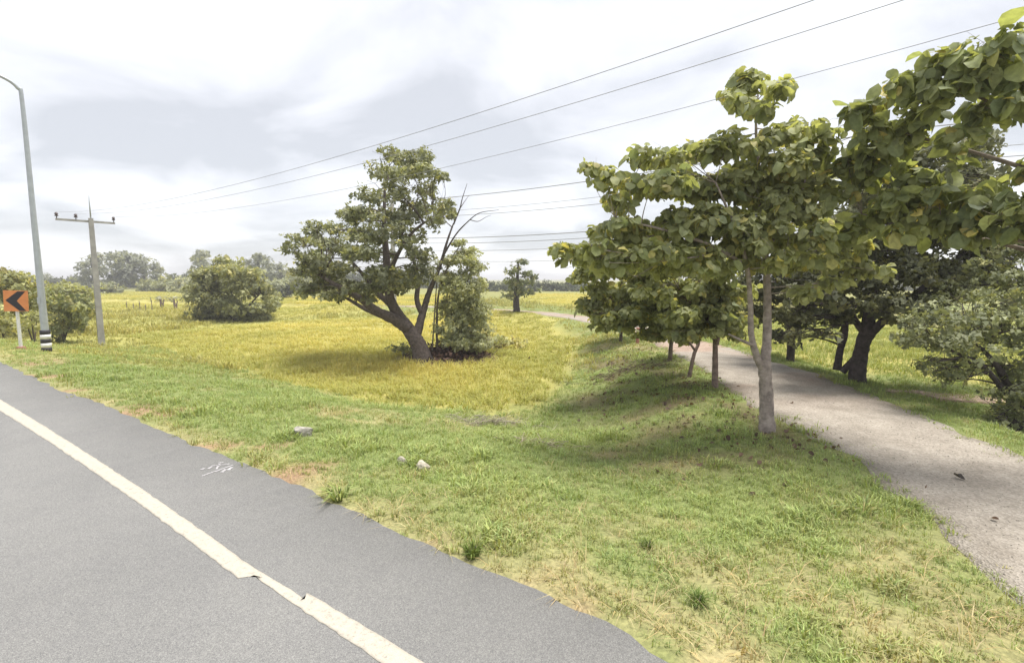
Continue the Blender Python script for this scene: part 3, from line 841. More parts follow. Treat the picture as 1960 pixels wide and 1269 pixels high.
def shrub(name, label, pxb, clumps, Y=None, spread=1.0, cols=None, leaf=0.14, dens_=16, group=None, cat='shrub', bark=(0.12, 0.10, 0.08), stems=3, **kw):
    b = ground(*pxb)
    if Y: b = at(pxb[0], pxb[1], Y); b[2] = g1(b[0], b[1])
    cl = cls(clumps, b[1], spread, **{k: kw.pop(k) for k in list(kw) if k in ('both', 'rzf', 'flat_')})
    cs = np.array([c for c, r in cl]); lim = []
    for q in range(stems):
        t = cs[rng.integers(0, len(cs))]
        s = b + np.array([rng.normal(0, 0.05), rng.normal(0, 0.05), -0.06])
        hr = 0.012 * max(1.0, (cs[:, 2].max() - b[2]))
        lim.append(([s, s * 0.5 + t * 0.5 + np.array([0, 0, 0.1]), t], [hr * 2.2, hr * 1.5, hr * 0.6]))
    kw.setdefault('protos', SPRAYS)
    return tree(name, label, b, lim, cl, cols or [(0.10, 0.125, 0.045), (0.18, 0.20, 0.07), (0.27, 0.25, 0.07)], leaf, dens_, cat=cat, group=group, bark=bark, **kw)
shrub('shrub', 'low yellow green bush beside the brown heap under the leaning tree', (955, 672), [(930, 645, 22, 14), (965, 650, 26, 14), (995, 655, 16, 8), (950, 662, 30, 10)],
      spread=0.6, cols=[(0.2, 0.2, 0.06), (0.32, 0.28, 0.075), (0.38, 0.31, 0.07)], leaf=0.28, dens_=10, shell=0.7, droop=0.0)
shrub('shrub', 'small grey green bush left of the leaning trunk in the rice', (772, 684), [(760, 668, 18, 9), (790, 672, 14, 8), (775, 662, 12, 7)], spread=0.4,
      cols=[(0.13, 0.15, 0.07), (0.2, 0.21, 0.09), (0.24, 0.22, 0.1)], leaf=0.24, dens_=10)

# --- young large-leaved trees along the gravel track
TEAK = [(0.14, 0.16, 0.06), (0.26, 0.275, 0.105), (0.36, 0.32, 0.075)]
b = ground(1467, 826); YT = b[1]
front = [(1428, 158, 36, 24), (1488, 162, 24, 16), (1405, 196, 30, 20), (1452, 205, 28, 18), (1128, 320, 20, 10), (1162, 342, 34, 20), (1236, 296, 32, 14),
         (1275, 308, 36, 16), (1332, 292, 48, 18), (1398, 274, 44, 18), (1442, 285, 36, 22), (1498, 256, 30, 18), (1540, 255, 34, 22), (1250, 350, 70, 28), (1182, 386, 32, 24),
         (1350, 350, 70, 32), (1432, 345, 54, 34), (1510, 320, 54, 32), (1195, 440, 56, 28), (1300, 425, 76, 36), (1400, 425, 62, 40), (1095, 484, 36, 20), (1150, 490, 50, 28),
         (1230, 500, 66, 32), (1330, 500, 66, 34), (1418, 490, 44, 30), (1500, 395, 50, 40), (1560, 330, 40, 30), (1540, 450, 46, 34), (1490, 510, 36, 24), (1580, 500, 40, 24, -0.3), (1625, 470, 40, 24, -0.2), (1600, 540, 36, 18, -0.2), (1555, 560, 30, 16, -0.4), (1660, 510, 34, 20, -0.1), (1450, 450, 50, 34), (1470, 380, 50, 34)]
limbs = [(pl([(1468, 832), (1467, 790), (1466, 740), (1464, 704), (1468, 650), (1469, 580), (1466, 500), (1458, 400), (1450, 300), (1447, 232), (1452, 175)], YT,
             [0, 0, 0, 0, 0.05, 0.1, 0.1, 0.05, 0, 0, 0]), [0.145, 0.118, 0.106, 0.10, 0.072, 0.064, 0.054, 0.045, 0.03, 0.018, 0.008]),
         (pl([(1464, 712), (1449, 684), (1438, 640), (1436, 580), (1428, 500), (1400, 420), (1370, 350)], YT, [0, -0.05, -0.1, -0.2, -0.35, -0.5, -0.6]), [0.07, 0.06, 0.05, 0.042, 0.034, 0.024, 0.012]),
         (pl([(1440, 660), (1420, 652), (1395, 640)], YT, [-0.1, -0.2, -0.3]), [0.03, 0.024, 0.016]),
         (pl([(1430, 510), (1360, 470), (1270, 440), (1180, 420)], YT, [-0.3, -0.5, -0.7, -0.6]), [0.035, 0.028, 0.02, 0.01]),
         (pl([(1468, 520), (1500, 490), (1545, 470), (1580, 430)], YT, [0.1, 0.2, 0.3, 0.4]), [0.032, 0.026, 0.018, 0.01]),
         (pl([(1466, 480), (1520, 400), (1545, 330), (1550, 260)], YT, [0.1, -0.2, -0.4, -0.5]), [0.03, 0.024, 0.016, 0.008])]
tree('roadside_tree', 'young large leaved tree with a pale forked trunk at the gravel edge', b, limbs, cls(front, YT, 0.85), TEAK, 0.132, 125, LEAVES, M_LEAF,
     group='large leaved trees along the gravel track', bark=(0.36, 0.305, 0.275), singles=300, droop=0.35, shell=0.6, subs=5, twig_r=0.014, yellow=0.07, sides=12)
def row_tree(label, base_px, trunk, clumps, singles, spread=1.0, bark=(0.24, 0.18, 0.155), leaf=0.14, r0=0.085, dens_=115, more=()):
    b = ground(*base_px); Y = b[1]
    n = len(trunk)
    lim = [(pl([(base_px[0], base_px[1] + 6)] + trunk, Y, list(np.linspace(0, 0.3, n + 1))), list(np.linspace(r0, r0 * 0.3, n + 1)))]
    for m in more: lim.append((pl(m, Y), list(np.linspace(r0 * 0.6, r0 * 0.2, len(m)))))
    return tree('roadside_tree', label, b, lim, cls(clumps, Y, spread), TEAK, leaf, dens_, LEAVES, M_LEAF, group='large leaved trees along the gravel track', bark=bark,
                singles=singles, droop=0.35, shell=0.6, subs=4, twig_r=0.016, yellow=0.06, sides=8)
row_tree('young large leaved tree with a reddish straight trunk behind the forked one', (1368, 742), [(1369, 690), (1370, 640), (1380, 560), (1385, 480)],
         [(1340, 560, 56, 24), (1400, 560, 40, 24), (1290, 575, 54, 24), (1380, 605, 40, 18), (1320, 610, 50, 18), (1260, 545, 50, 24), (1360, 520, 50, 24), (1410, 610, 26, 16), (1350, 585, 50, 20), (1300, 600, 50, 18), (1270, 500, 50, 26), (1330, 635, 40, 12), (1390, 632, 34, 12)], 150,
         0.7, more=[[(1371, 660), (1382, 625), (1400, 580)], [(1368, 650), (1350, 610), (1310, 570)]])
row_tree('young large leaved tree with a thin leaning trunk beside the reddish one', (1318, 722), [(1328, 680), (1338, 650), (1330, 600), (1310, 540)],
         [(1200, 565, 50, 24), (1150, 556, 36, 18), (1240, 600, 50, 20), (1190, 605, 44, 16), (1150, 600, 28, 12), (1285, 625, 40, 15), (1140, 520, 40, 20), (1215, 530, 50, 24), (1240, 640, 30, 12), (1310, 640, 30, 12), (1120, 520, 34, 18), (1130, 580, 30, 16), (1180, 625, 40, 13), (1260, 610, 44, 18), (1165, 480, 40, 20), (1230, 470, 46, 24), (1200, 585, 50, 22), (1280, 545, 46, 24)], 150,
         0.8, r0=0.06, more=[[(1330, 670), (1290, 620), (1220, 585), (1160, 565)]])
row_tree('large leaved tree with a short stout trunk next to the thin leaning one', (1282, 692), [(1284, 665), (1290, 620), (1280, 560)],
         [(1270, 590, 34, 16), (1300, 560, 34, 18), (1240, 570, 30, 14), (1270, 640, 22, 10), (1300, 650, 18, 8)], 0, 0.8, bark=(0.16, 0.13, 0.1))
row_tree('small dark trunked tree at the bend of the gravel track', (1188, 654), [(1189, 636), (1190, 615), (1185, 570)],
         [(1180, 600, 30, 12), (1200, 580, 32, 14), (1160, 585, 28, 12), (1145, 608, 20, 8), (1215, 605, 20, 10), (1180, 560, 30, 14)], 0, 1.0, bark=(0.11, 0.09, 0.075))
# post at the track bend
b = ground(1220, 658)
g = Geo(); tube(g, [(0, 0, -0.1), (0, 0, 0.30), (0.01, 0, 0.62)], [0.075, 0.07, 0.068], 8, (1, 1, 1), rough=0.05)
pr = empty('marker_post', b); tag(pr, 'short reddish post standing by the bend of the gravel track', 'post')
g.obj('shaft', M_RUST, pr); g = Geo(); tube(g, [(0.01, 0, 0.621), (0.01, 0, 0.66)], [0.085, 0.07], 8); g.obj('cap', M_RUST, pr)

# --- large-leaved tree whose branches reach in from the right
b = np.array([8.75, 6.1, 0]); b[2] = g1(b[0], b[1])
Yr = 6.1
rt = [(1862, 88, 50, 22, 0.2), (1935, 82, 46, 22, -0.1), (1800, 112, 30, 18, 0.3), (1838, 152, 44, 22, 0.2), (1925, 145, 46, 30, 0), (1742, 152, 34, 20, 0.6), (1785, 190, 40, 22, 0.5),
      (1698, 192, 34, 20, 0.9), (1642, 214, 36, 20, 1.2), (1865, 205, 50, 24, 0.4), (1950, 190, 40, 26, 0), (1985, 120, 50, 40, 0), (1600, 245, 34, 20, 1.5), (1668, 250, 40, 26, 1.2),
      (1740, 262, 44, 28, 1.1), (1620, 300, 40, 28, 1.6), (1560, 290, 30, 20, 1.8), (1700, 400, 56, 28, 1.4), (1795, 390, 60, 30, 1.0), (1895, 385, 60, 30, 0.6), (1960, 430, 44, 36, 0.5),
      (1850, 440, 66, 24, 0.8), (1750, 440, 50, 24, 1.3), (1610, 370, 46, 30, 1.8), (1660, 340, 44, 26, 1.6), (1650, 440, 44, 24, 1.8), (2020, 400, 60, 40, 0.3), (2040, 200, 60, 60, 0),
      (2060, 300, 60, 60, 0.2), (2120, 250, 80, 60, 0.2), (2150, 400, 80, 60, 0.2), (2100, 120, 70, 50, 0), (1935, 405, 40, 26, 0.1), (1795, 150, 40, 24, 0.4), (1885, 120, 44, 24, 0.1), (1760, 228, 44, 24, 0.8), (1830, 258, 44, 22, 0.7), (1700, 300, 50, 28, 1.4), (1770, 335, 50, 26, 1.2), (1850, 360, 50, 24, 0.9), (1690, 230, 36, 20, 1.0), (1730, 380, 50, 26, 1.3), (1900, 440, 50, 24, 0.6)]
tp = b + np.array([0.05, 0.0, 5.4])
limbs = [([b + np.array([0, 0, -0.08]), b + np.array([0.04, 0.02, 1.5]), b + np.array([-0.06, 0.0, 3.2]), tp], [0.16, 0.12, 0.08, 0.02])]
for tgt, d in [((1640, 230), 1.2), ((1790, 150), 0.4), ((1930, 90), 0.0), ((1650, 410), 1.7), ((1800, 420), 1.0)]:
    e = at(tgt[0], tgt[1], Yr + d); s = b + np.array([0, 0, max(1.4, (e[2] - b[2]) * 0.62)])
    limbs.append(([s, s * 0.5 + e * 0.5 + np.array([0, 0, 0.12]), e], [0.05, 0.032, 0.010]))
tree('roadside_tree', 'large leaved tree across the gravel reaching yellow tipped branches high over the track', b, limbs, cls(rt, Yr, 0.3), [(0.11, 0.135, 0.042), (0.215, 0.235, 0.075), (0.36, 0.30, 0.06)], 0.175, 72,
     LEAVES, M_LEAF, group='large leaved trees along the gravel track', bark=(0.24, 0.2, 0.17), singles=300, droop=0.4, shell=0.7, subs=5, twig_r=0.013, yellow=0.05, sides=10)

# --- dark tree beyond the track
b = ground(1640, 729); Yd = b[1]
dk = [(1560, 560, 36, 22), (1600, 530, 40, 26), (1660, 540, 46, 26), (1720, 530, 46, 26), (1780, 520, 50, 28), (1840, 510, 50, 30), (1700, 480, 56, 30), (1620, 470, 50, 30), (1780, 460, 56, 30),
      (1850, 300, 44, 30), (1895, 335, 40, 26), (1830, 350, 56, 34), (1760, 350, 56, 34), (1690, 370, 56, 36), (1880, 265, 34, 22), (1780, 290, 50, 30), (1720, 310, 50, 30),
      (1640, 400, 50, 36), (1880, 400, 50, 30), (1900, 460, 50, 30), (1560, 480, 46, 34), (1530, 560, 30, 22), (1550, 605, 24, 12), (1600, 610, 22, 14), (1720, 600, 24, 16), (1750, 620, 20, 12), (1690, 585, 30, 16), (1510, 590, 24, 20), (1520, 640, 16, 10), (1590, 590, 36, 18), (1640, 585, 36, 14), (1700, 575, 40, 20), (1750, 580, 40, 20), (1800, 570, 44, 20), (1570, 635, 18, 10), (1860, 560, 44, 22), (1640, 500, 50, 28), (1560, 530, 40, 24), (1740, 500, 50, 28), (1900, 500, 46, 28), (1930, 540, 40, 24), (1850, 540, 40, 24), (1690, 440, 50, 30), (1590, 440, 46, 30), (1800, 420, 50, 30)]
limbs = [(pl([(1640, 734), (1643, 700), (1650, 665), (1660, 625), (1668, 580), (1680, 500), (1740, 400), (1800, 330)], Yd), [0.23, 0.185, 0.17, 0.16, 0.13, 0.10, 0.07, 0.03]),
         (pl([(1650, 662), (1680, 625), (1720, 590), (1780, 540), (1850, 480)], Yd, [0, -0.2, -0.4, -0.5, -0.5]), [0.12, 0.10, 0.08, 0.06, 0.03]),
         (pl([(1656, 640), (1635, 610), (1610, 560), (1590, 500)], Yd, [0, 0.1, 0.2, 0.3]), [0.10, 0.08, 0.06, 0.03]),
         (pl([(1602, 708), (1608, 670), (1618, 635), (1617, 590), (1600, 540)], Yd, [0.3, 0.3, 0.3, 0.4, 0.5]), [0.10, 0.085, 0.07, 0.055, 0.03]),
         (pl([(1612, 712), (1630, 692), (1646, 676)], Yd, [0.2, 0.1, 0]), [0.09, 0.08, 0.07])]
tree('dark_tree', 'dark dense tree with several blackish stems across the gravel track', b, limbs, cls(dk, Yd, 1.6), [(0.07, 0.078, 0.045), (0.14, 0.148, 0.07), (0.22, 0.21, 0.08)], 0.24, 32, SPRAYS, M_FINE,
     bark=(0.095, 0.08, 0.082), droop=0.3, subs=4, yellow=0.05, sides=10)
b = ground(1512, 692); Yk = b[1]
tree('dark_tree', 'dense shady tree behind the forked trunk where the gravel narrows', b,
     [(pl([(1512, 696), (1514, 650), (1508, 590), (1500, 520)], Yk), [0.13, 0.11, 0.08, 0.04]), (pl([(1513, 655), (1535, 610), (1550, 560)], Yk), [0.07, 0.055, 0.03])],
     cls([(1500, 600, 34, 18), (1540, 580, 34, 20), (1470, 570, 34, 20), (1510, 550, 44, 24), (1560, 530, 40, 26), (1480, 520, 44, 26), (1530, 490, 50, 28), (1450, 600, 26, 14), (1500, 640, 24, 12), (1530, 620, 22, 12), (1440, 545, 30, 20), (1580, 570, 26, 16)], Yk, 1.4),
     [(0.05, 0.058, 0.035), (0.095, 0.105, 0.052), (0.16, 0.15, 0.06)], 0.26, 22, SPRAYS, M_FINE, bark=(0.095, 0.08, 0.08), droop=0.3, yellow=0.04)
# --- bushy tree at the right edge
b = ground(1935, 828); Yb = b[1]
rb = [(1765, 622, 40, 20), (1830, 602, 50, 22), (1915, 592, 50, 22), (1800, 655, 56, 26), (1890, 645, 66, 30), (1850, 700, 44, 22), (1940, 700, 50, 32), (1735, 650, 24, 12), (1990, 620, 60, 40), (1775, 690, 26, 16),
      (2020, 690, 70, 50), (1820, 725, 22, 12), (1930, 745, 40, 22), (1940, 785, 36, 20), (1960, 560, 40, 20), (1740, 612, 20, 10), (1795, 710, 16, 10), (2080, 640, 70, 50), (2010, 770, 50, 30), (1860, 570, 40, 18), (1900, 545, 40, 20, 0.6), (1950, 515, 44, 24, 0.5), (1850, 548, 36, 18, 1.0), (1790, 585, 34, 16, 0.8), (1960, 480, 30, 18, 0.8), (1780, 660, 40, 18, -0.5), (1905, 800, 26, 16), (1960, 800, 40, 20), (1880, 505, 40, 22, 0.9), (1930, 478, 40, 20, 0.7), (1810, 555, 36, 18, 1.0), (1990, 470, 40, 30, 0.6), (1900, 620, 50, 24), (1830, 640, 50, 24)]
limbs = [(pl([(1935, 834), (1938, 790), (1930, 740), (1900, 690), (1850, 640)], Yb), [0.12, 0.10, 0.08, 0.05, 0.02]),
         (pl([(1945, 832), (1965, 760), (1990, 690), (2010, 640)], Yb), [0.09, 0.07, 0.05, 0.02]),
         (pl([(1932, 760), (1880, 700), (1820, 670), (1780, 640)], Yb, [0, -0.2, -0.4, -0.5]), [0.06, 0.045, 0.03, 0.012])]
tree('bushy_tree', 'low bushy grey green tree with a dark base across the gravel track', b, limbs, cls(rb, Yb, 0.8), [(0.11, 0.13, 0.06), (0.22, 0.235, 0.115), (0.3, 0.29, 0.11)], 0.15, 40, SPRAYS, M_FINE,
     bark=(0.095, 0.08, 0.08), droop=0.4, subs=4, yellow=0.06)

# ------------------------------------------------------------------ middle distance bushes and small trees
b = ground(989, 598)
tree('small_tree', 'small tiered tree standing alone at the far bend of the track', b, [(pl([(989, 600), (988, 575), (990, 540), (992, 500)], b[1]), [0.32, 0.26, 0.17, 0.05])],
     cls([(992, 500, 12, 5), (1004, 499, 7, 3), (985, 518, 20, 6), (1005, 522, 16, 5), (978, 536, 14, 6), (1000, 540, 26, 7), (1020, 530, 9, 4), (985, 556, 24, 6), (1008, 556, 18, 5), (972, 566, 12, 4)], b[1], 1.2),
     [(0.075, 0.095, 0.045), (0.14, 0.16, 0.07), (0.2, 0.2, 0.08)], 0.42, 5, SPRAYS, bark=(0.07, 0.06, 0.055))
shrub('round_bush', 'large round dense bush standing in the meadow beside the rice', (455, 614),
      [(440, 512, 36, 13), (480, 525, 34, 14), (405, 530, 34, 15), (450, 545, 50, 20), (395, 565, 32, 18), (500, 560, 32, 18), (440, 580, 56, 22), (505, 590, 26, 15), (400, 598, 28, 12), (455, 602, 50, 11), (385, 545, 16, 10), (425, 498, 16, 7), (520, 575, 12, 10)],
      spread=2.0, cols=[(0.11, 0.125, 0.055), (0.235, 0.24, 0.09), (0.3, 0.28, 0.09)], leaf=0.45, dens_=9, stems=6)
shrub('bush', 'yellow green bush behind the chevron sign', (30, 612), [(20, 530, 34, 15), (-20, 525, 40, 16), (50, 545, 26, 13), (20, 565, 40, 20), (-30, 570, 50, 24), (60, 580, 22, 16), (25, 595, 30, 12)],
      Y=30, spread=1.5, cols=[(0.14, 0.155, 0.05), (0.25, 0.245, 0.065), (0.32, 0.28, 0.07)], leaf=0.4, dens_=12)
shrub('bush', 'dark green rounded bush between the lamp post and the utility pole', (120, 638), [(110, 585, 30, 18), (140, 575, 28, 16), (125, 610, 26, 14), (150, 600, 22, 14), (95, 565, 20, 12), (135, 625, 18, 10), (112, 630, 18, 9)],
      Y=26, spread=1.1, cols=[(0.10, 0.12, 0.045), (0.2, 0.21, 0.065), (0.26, 0.24, 0.06)], leaf=0.36, dens_=13)
shrub('bush', 'pale yellow green bush in front of the far grove', (125, 580), [(105, 555, 28, 10), (140, 552, 26, 9), (170, 560, 16, 8), (120, 568, 36, 9)], Y=48, spread=2,
      cols=[(0.15, 0.165, 0.05), (0.25, 0.25, 0.07), (0.3, 0.27, 0.07)], leaf=0.6, dens_=7)
shrub('bush', 'low pale bush at the foot of the lamp post', (62, 640), [(60, 612, 20, 12), (72, 600, 18, 12), (50, 622, 16, 9)], Y=24, spread=0.8,
      cols=[(0.16, 0.17, 0.06), (0.26, 0.26, 0.08), (0.32, 0.29, 0.08)], leaf=0.3, dens_=12)
shrub('bush', 'straggly yellow green bush just left of the utility pole', (160, 622), [(165, 585, 18, 12), (158, 603, 18, 10), (172, 600, 12, 9)], Y=32, spread=1.0,
      cols=[(0.16, 0.17, 0.06), (0.25, 0.25, 0.08), (0.32, 0.29, 0.08)], leaf=0.36, dens_=9)
shrub('bush', 'wide yellowish bush beyond the road behind the sign post', (5, 640), [(0, 618, 30, 14), (-30, 605, 40, 20), (22, 628, 16, 8)], Y=25, spread=1.0,
      cols=[(0.17, 0.18, 0.06), (0.28, 0.27, 0.08), (0.34, 0.3, 0.08)], leaf=0.34, dens_=10)
shrub('weed', 'low dark weed growing behind the banded lamp post base', (112, 660), [(112, 645, 9, 7), (118, 652, 8, 5)], spread=0.3, cols=[(0.07, 0.085, 0.04), (0.12, 0.13, 0.05), (0.2, 0.2, 0.06)], leaf=0.18, dens_=14, cat='plant', stems=2)
shrub('shrub', 'dark shrub where the field meets the far treeline', (550, 574), [(548, 556, 13, 10), (556, 548, 10, 7), (540, 566, 9, 5)], Y=80, spread=1.2, cols=[(0.035, 0.042, 0.035), (0.06, 0.07, 0.045), (0.09, 0.1, 0.05)], leaf=0.6, dens_=4)

# two withered stumps with grey tops in the meadow
for (x, y), rx, lab in [((309, 590), 12, 'withered grey plant on a thick brown stump in the meadow'), ((335, 592), 8, 'smaller withered plant on a brown stump beside the round bush')]:
    b = ground(x, y)
    s = b[1] / FPX
    tree('withered_plant', lab, b, [([b - np.array([0, 0, .1]), b + np.array([0.1 * s, 0, 8 * s]), b + np.array([-2 * s, 0, 20 * s])], [2.6 * s, 2.2 * s, 1.3 * s]),
                                   ([b + np.array([2 * s, 0, -0.1]), b + np.array([4 * s, 0, 9 * s]), b + np.array([6 * s, 0, 17 * s])], [1.6 * s, 1.3 * s, 0.7 * s])],
         [(b + np.array([0, 0, 21 * s]), np.array([rx * s, rx * s * .8, 4.5 * s])), (b + np.array([-5 * s, 0, 18 * s]), np.array([6 * s, 6 * s, 3.5 * s]))],
         [(0.19, 0.19, 0.15), (0.27, 0.27, 0.21), (0.3, 0.3, 0.2)], 0.4, 5, SPRAYS, cat='plant', group='withered plants in the meadow', bark=(0.24, 0.18, 0.155))

# leaning sticks of an old fence in the meadow
stick_lab = ['thin grey fence stick nearest the utility pole in the meadow', 'thin leaning fence stick, second along from the utility pole', 'thin fence stick midway between utility pole and withered plants',
             'short thin fence stick next to the tallest one', 'tallest dark fence stick close to the withered plants']
for (x, y, hp), lab in zip([(243, 594, 17), (256, 595, 15), (268, 594, 18), (279, 595, 13), (291, 594, 25)], stick_lab):
    b = ground(x, y); h = hp * b[1] / FPX
    root = empty('fence_stick', b); tag(root, lab, 'post', 'old fence sticks in the meadow')
    g = Geo(); tube(g, [(0, 0, -0.15), (0.02, 0, h * 0.5), (rng.normal(0, 0.08), 0, h)], [0.045, 0.04, 0.03], 6, np.array((0.24, 0.2, 0.17)), rough=0.08); g.obj('shaft', M_BARK, root)
    g = Geo(); tube(g, [(-0.05, 0, h * 0.72), (0.05, 0, h * 0.70)], [0.055, 0.055], 7, np.array((0.16, 0.14, 0.12)), n=2); g.obj('wire_tie', M_BARK, root)

# ------------------------------------------------------------------ far trees and treeline
def far_tree(label, px, ybase, Y, clumps, cols, leaf=1.0, dens_=1.6, group='trees along the far edge of the fields', trunk=True):
    b = at(px, ybase, Y); b[2] = g1(b[0], b[1])
    cl = cls(clumps, Y, 0.02 * Y)
    top = max(c[2] for c, r in cl)
    lim = [([b - np.array([0, 0, .2]), b + np.array([0.2, 0, (top - b[2]) * 0.5]), np.array([b[0], b[1], top])], [0.0028 * Y, 0.002 * Y, 0.0008 * Y])]
    return tree('far_tree', label, b, lim, cl, cols, leaf, dens_, SPRAYS, group=group, bark=(0.13, 0.12, 0.11), subs=4, droop=0.2, twig_r=0.05)
GREY = [(0.12, 0.135, 0.105), (0.2, 0.21, 0.155), (0.23, 0.235, 0.155)]
OLIV = [(0.15, 0.165, 0.09), (0.24, 0.25, 0.13), (0.3, 0.29, 0.13)]
far_tree('tall grey green tree at the utility pole end of the far grove', 178, 548, 150, [(172, 500, 15, 8), (190, 492, 14, 7), (165, 520, 14, 9), (188, 518, 16, 9), (158, 536, 10, 8)], GREY, 1.5, 0.8)
far_tree('tallest broad grey green tree in the middle of the far grove', 228, 548, 150, [(215, 494, 14, 8), (240, 490, 18, 8), (255, 500, 14, 9), (225, 512, 20, 10), (250, 520, 18, 10), (215, 530, 16, 9), (240, 538, 18, 8)], GREY, 1.5, 0.8)
far_tree('narrow pointed tree next to the broad ones in the far grove', 276, 548, 150, [(276, 496, 8, 6), (280, 508, 12, 8), (272, 524, 12, 10)], GREY, 1.5, 0.8)
far_tree('low rounded tree at the meadow end of the far grove', 300, 548, 150, [(300, 508, 10, 6), (304, 520, 12, 8), (296, 534, 12, 9)], GREY, 1.5, 0.8)
far_tree('tall tree rising behind the large round bush', 388, 548, 140, [(388, 486, 12, 7), (384, 500, 15, 9), (394, 515, 16, 10), (386, 535, 18, 10)], GREY, 1.4, 0.8)
far_tree('tree rising between the round bush and the leaning tree', 495, 548, 140, [(492, 488, 12, 6), (505, 498, 16, 8), (485, 508, 16, 9), (508, 518, 20, 10), (490, 535, 22, 10)], GREY, 1.4, 0.8)
far_tree('grey green tree just behind the left fringe of the leaning tree', 540, 548, 140, [(530, 510, 16, 9), (545, 525, 20, 10), (530, 540, 18, 8)], GREY, 1.4, 0.8)
far_tree('dark tiny tree behind the lamp post', 85, 540, 190, [(84, 527, 9, 5), (90, 534, 10, 4), (66, 531, 8, 4)], GREY, 1.4, 0.8)
WHERE = ['between the far grove and the round bush', 'close beside the large round bush', 'touching the round bush outline', 'at the foot of the far grove, beside the utility pole', 'behind the middle of the large round bush', 'near the small dark shrub', 'just past the small dark shrub', 'half hidden behind the lowest boughs of the leaning tree', 'behind the leaning limbs of the big tree', 'at the low end of the far grove']
for q, (x, Yq, wd_, hh) in enumerate([(320, 120, 22, 16), (350, 118, 22, 18), (375, 112, 18, 20), (205, 105, 20, 14), (430, 120, 26, 22), (525, 100, 24, 18), (570, 110, 26, 22), (610, 120, 26, 20), (650, 115, 24, 18), (290, 122, 20, 14)]):
    yb = 634.5 - FPX * math.tan(PITCH - math.atan(3.5 / Yq)) if False else 534 + 3.5 / Yq * FPX
    far_tree('olive bushy tree ' + WHERE[q], x, yb, Yq, [(x - wd_ * .45, yb - hh, wd_ * .7, hh * .5), (x + wd_ * .4, yb - hh * .9, wd_ * .7, hh * .5), (x, yb - hh * 1.35, wd_ * .6, hh * .4), (x, yb - hh * .45, wd_, hh * .5)],
             OLIV, 1.2, 1.6, group='bushy trees of the far treeline')
# pale bare trunks in the grove
# clipped dark hedge behind the golden parcel on the track side
def treeline(name, label, x0, x1, Y, y0, y1, cols, n=40, leaf=1.1, cat='hedge'):
    a = at(x0, 548, Y); c = at(x1, 548, Y)
    zb = g1((a[0] + c[0]) / 2, Y); zt = at(x0, y0, Y)[2]
    cl = []
    for t in np.linspace(0, 1, n):
        p = a * (1 - t) + c * t
        h = (zt - zb) * rng.uniform(0.78, 1.05)
        cl.append((np.array([p[0], Y + rng.normal(0, 1.2), zb + h * 0.62]), np.array([(c[0] - a[0]) / n * 1.2, 2.0, h * 0.4])))
        cl.append((np.array([p[0] + rng.normal(0, 1), Y - 1 + rng.normal(0, 1.2), zb + h * 0.25]), np.array([(c[0] - a[0]) / n * 1.2, 2.0, h * 0.28])))
    P, Nn, Tp, F = leaf_cloud(sub_clumps(cl, 3), 1.5, 0.2)
    m = rng.beta(2, 2.4, len(P))[:, None]
    C = (np.array(cols[0]) * (1 - m) + np.array(cols[1]) * m) * F[:, None]
    g = Geo(); which = rng.integers(0, len(SPRAYS), len(P)); R = frames(Nn, Tp); S = leaf * rng.uniform(0.6, 1.3, len(P))
    for q, pr in enumerate(SPRAYS):
        k = which == q; instances(g, pr, P[k], R[k], S[k], C[k])
    tag(g.obj(name, M_FINE), label, cat, kind='stuff')
treeline('hedge', 'dark even hedge behind the golden rice beyond the small tiered tree', 900, 1130, 125, 537, 560, [(0.075, 0.09, 0.05), (0.125, 0.145, 0.07)], 30)
treeline('hedge', 'hedge continuing behind the roadside trees', 1130, 2100, 130, 540, 560, [(0.09, 0.105, 0.05), (0.15, 0.165, 0.07)], 70)
treeline('far_wood', 'low hazy wood along the horizon behind the meadow', -350, 330, 170, 531, 556, [(0.10, 0.115, 0.075), (0.16, 0.17, 0.10)], 60, 1.5, 'wood')
treeline('far_wood', 'low grey green wood behind the leaning tree and round bush', 330, 900, 165, 521, 556, [(0.11, 0.13, 0.075), (0.18, 0.20, 0.10)], 60, 1.5, 'wood')

# ------------------------------------------------------------------ chevron sign, lamp post, utility poles, wires
b = ground(40, 668); s = b[1] / FPX
rz = math.atan2(-b[0], b[1]) * 0.75
sg = empty('chevron_sign', b, rz); tag(sg, 'orange chevron sign board with a black arrow pointing along the bend', 'sign')
zc_ = at(31, 576, b[1])[2] - b[2]
xo = -0.05
g = Geo(); tube(g, [(0, 0.03, -0.15), (0, 0.03, zc_ + 0.2)], [0.055, 0.05], 4, rough=0.0); g.obj('post', M_WHITE, sg, False)
g = Geo(); tube(g, [(0, 0.03, -0.03), (0, 0.03, 0.09)], [0.17, 0.12], 8, rough=0.04); g.obj('footing', M_RUST, sg)
g = Geo(); box(g, (xo, -0.035, zc_), (0.66, 0.022, 0.76)); bo = g.obj('board', M_ORANGE, sg, False); bo.rotation_euler = (0, rad(2), 0)
ch = np.array([(-0.28, 0.02), (0.05, 0.35), (0.26, 0.35), (0.02, 0.0), (0.26, -0.365), (0.08, -0.365)])
Vc = np.array([(x + xo, -0.0495, z + zc_) for x, z in ch] + [(x + xo, -0.0465, z + zc_) for x, z in ch])
g = Geo(); g.add(Vc, [(0, 3, 2, 1), (0, 5, 4, 3), (0, 1, 7, 6), (1, 2, 8, 7), (2, 3, 9, 8), (3, 4, 10, 9), (4, 5, 11, 10), (5, 0, 6, 11)], None)
o = g.obj('chevron', M_BLACK, bo, False)
for zb_ in (-0.22, 0.22):
    g = Geo(); box(g, (0, -0.008, zc_ + zb_), (0.3, 0.03, 0.035)); g.obj('bracket', M_STEEL, sg, False)

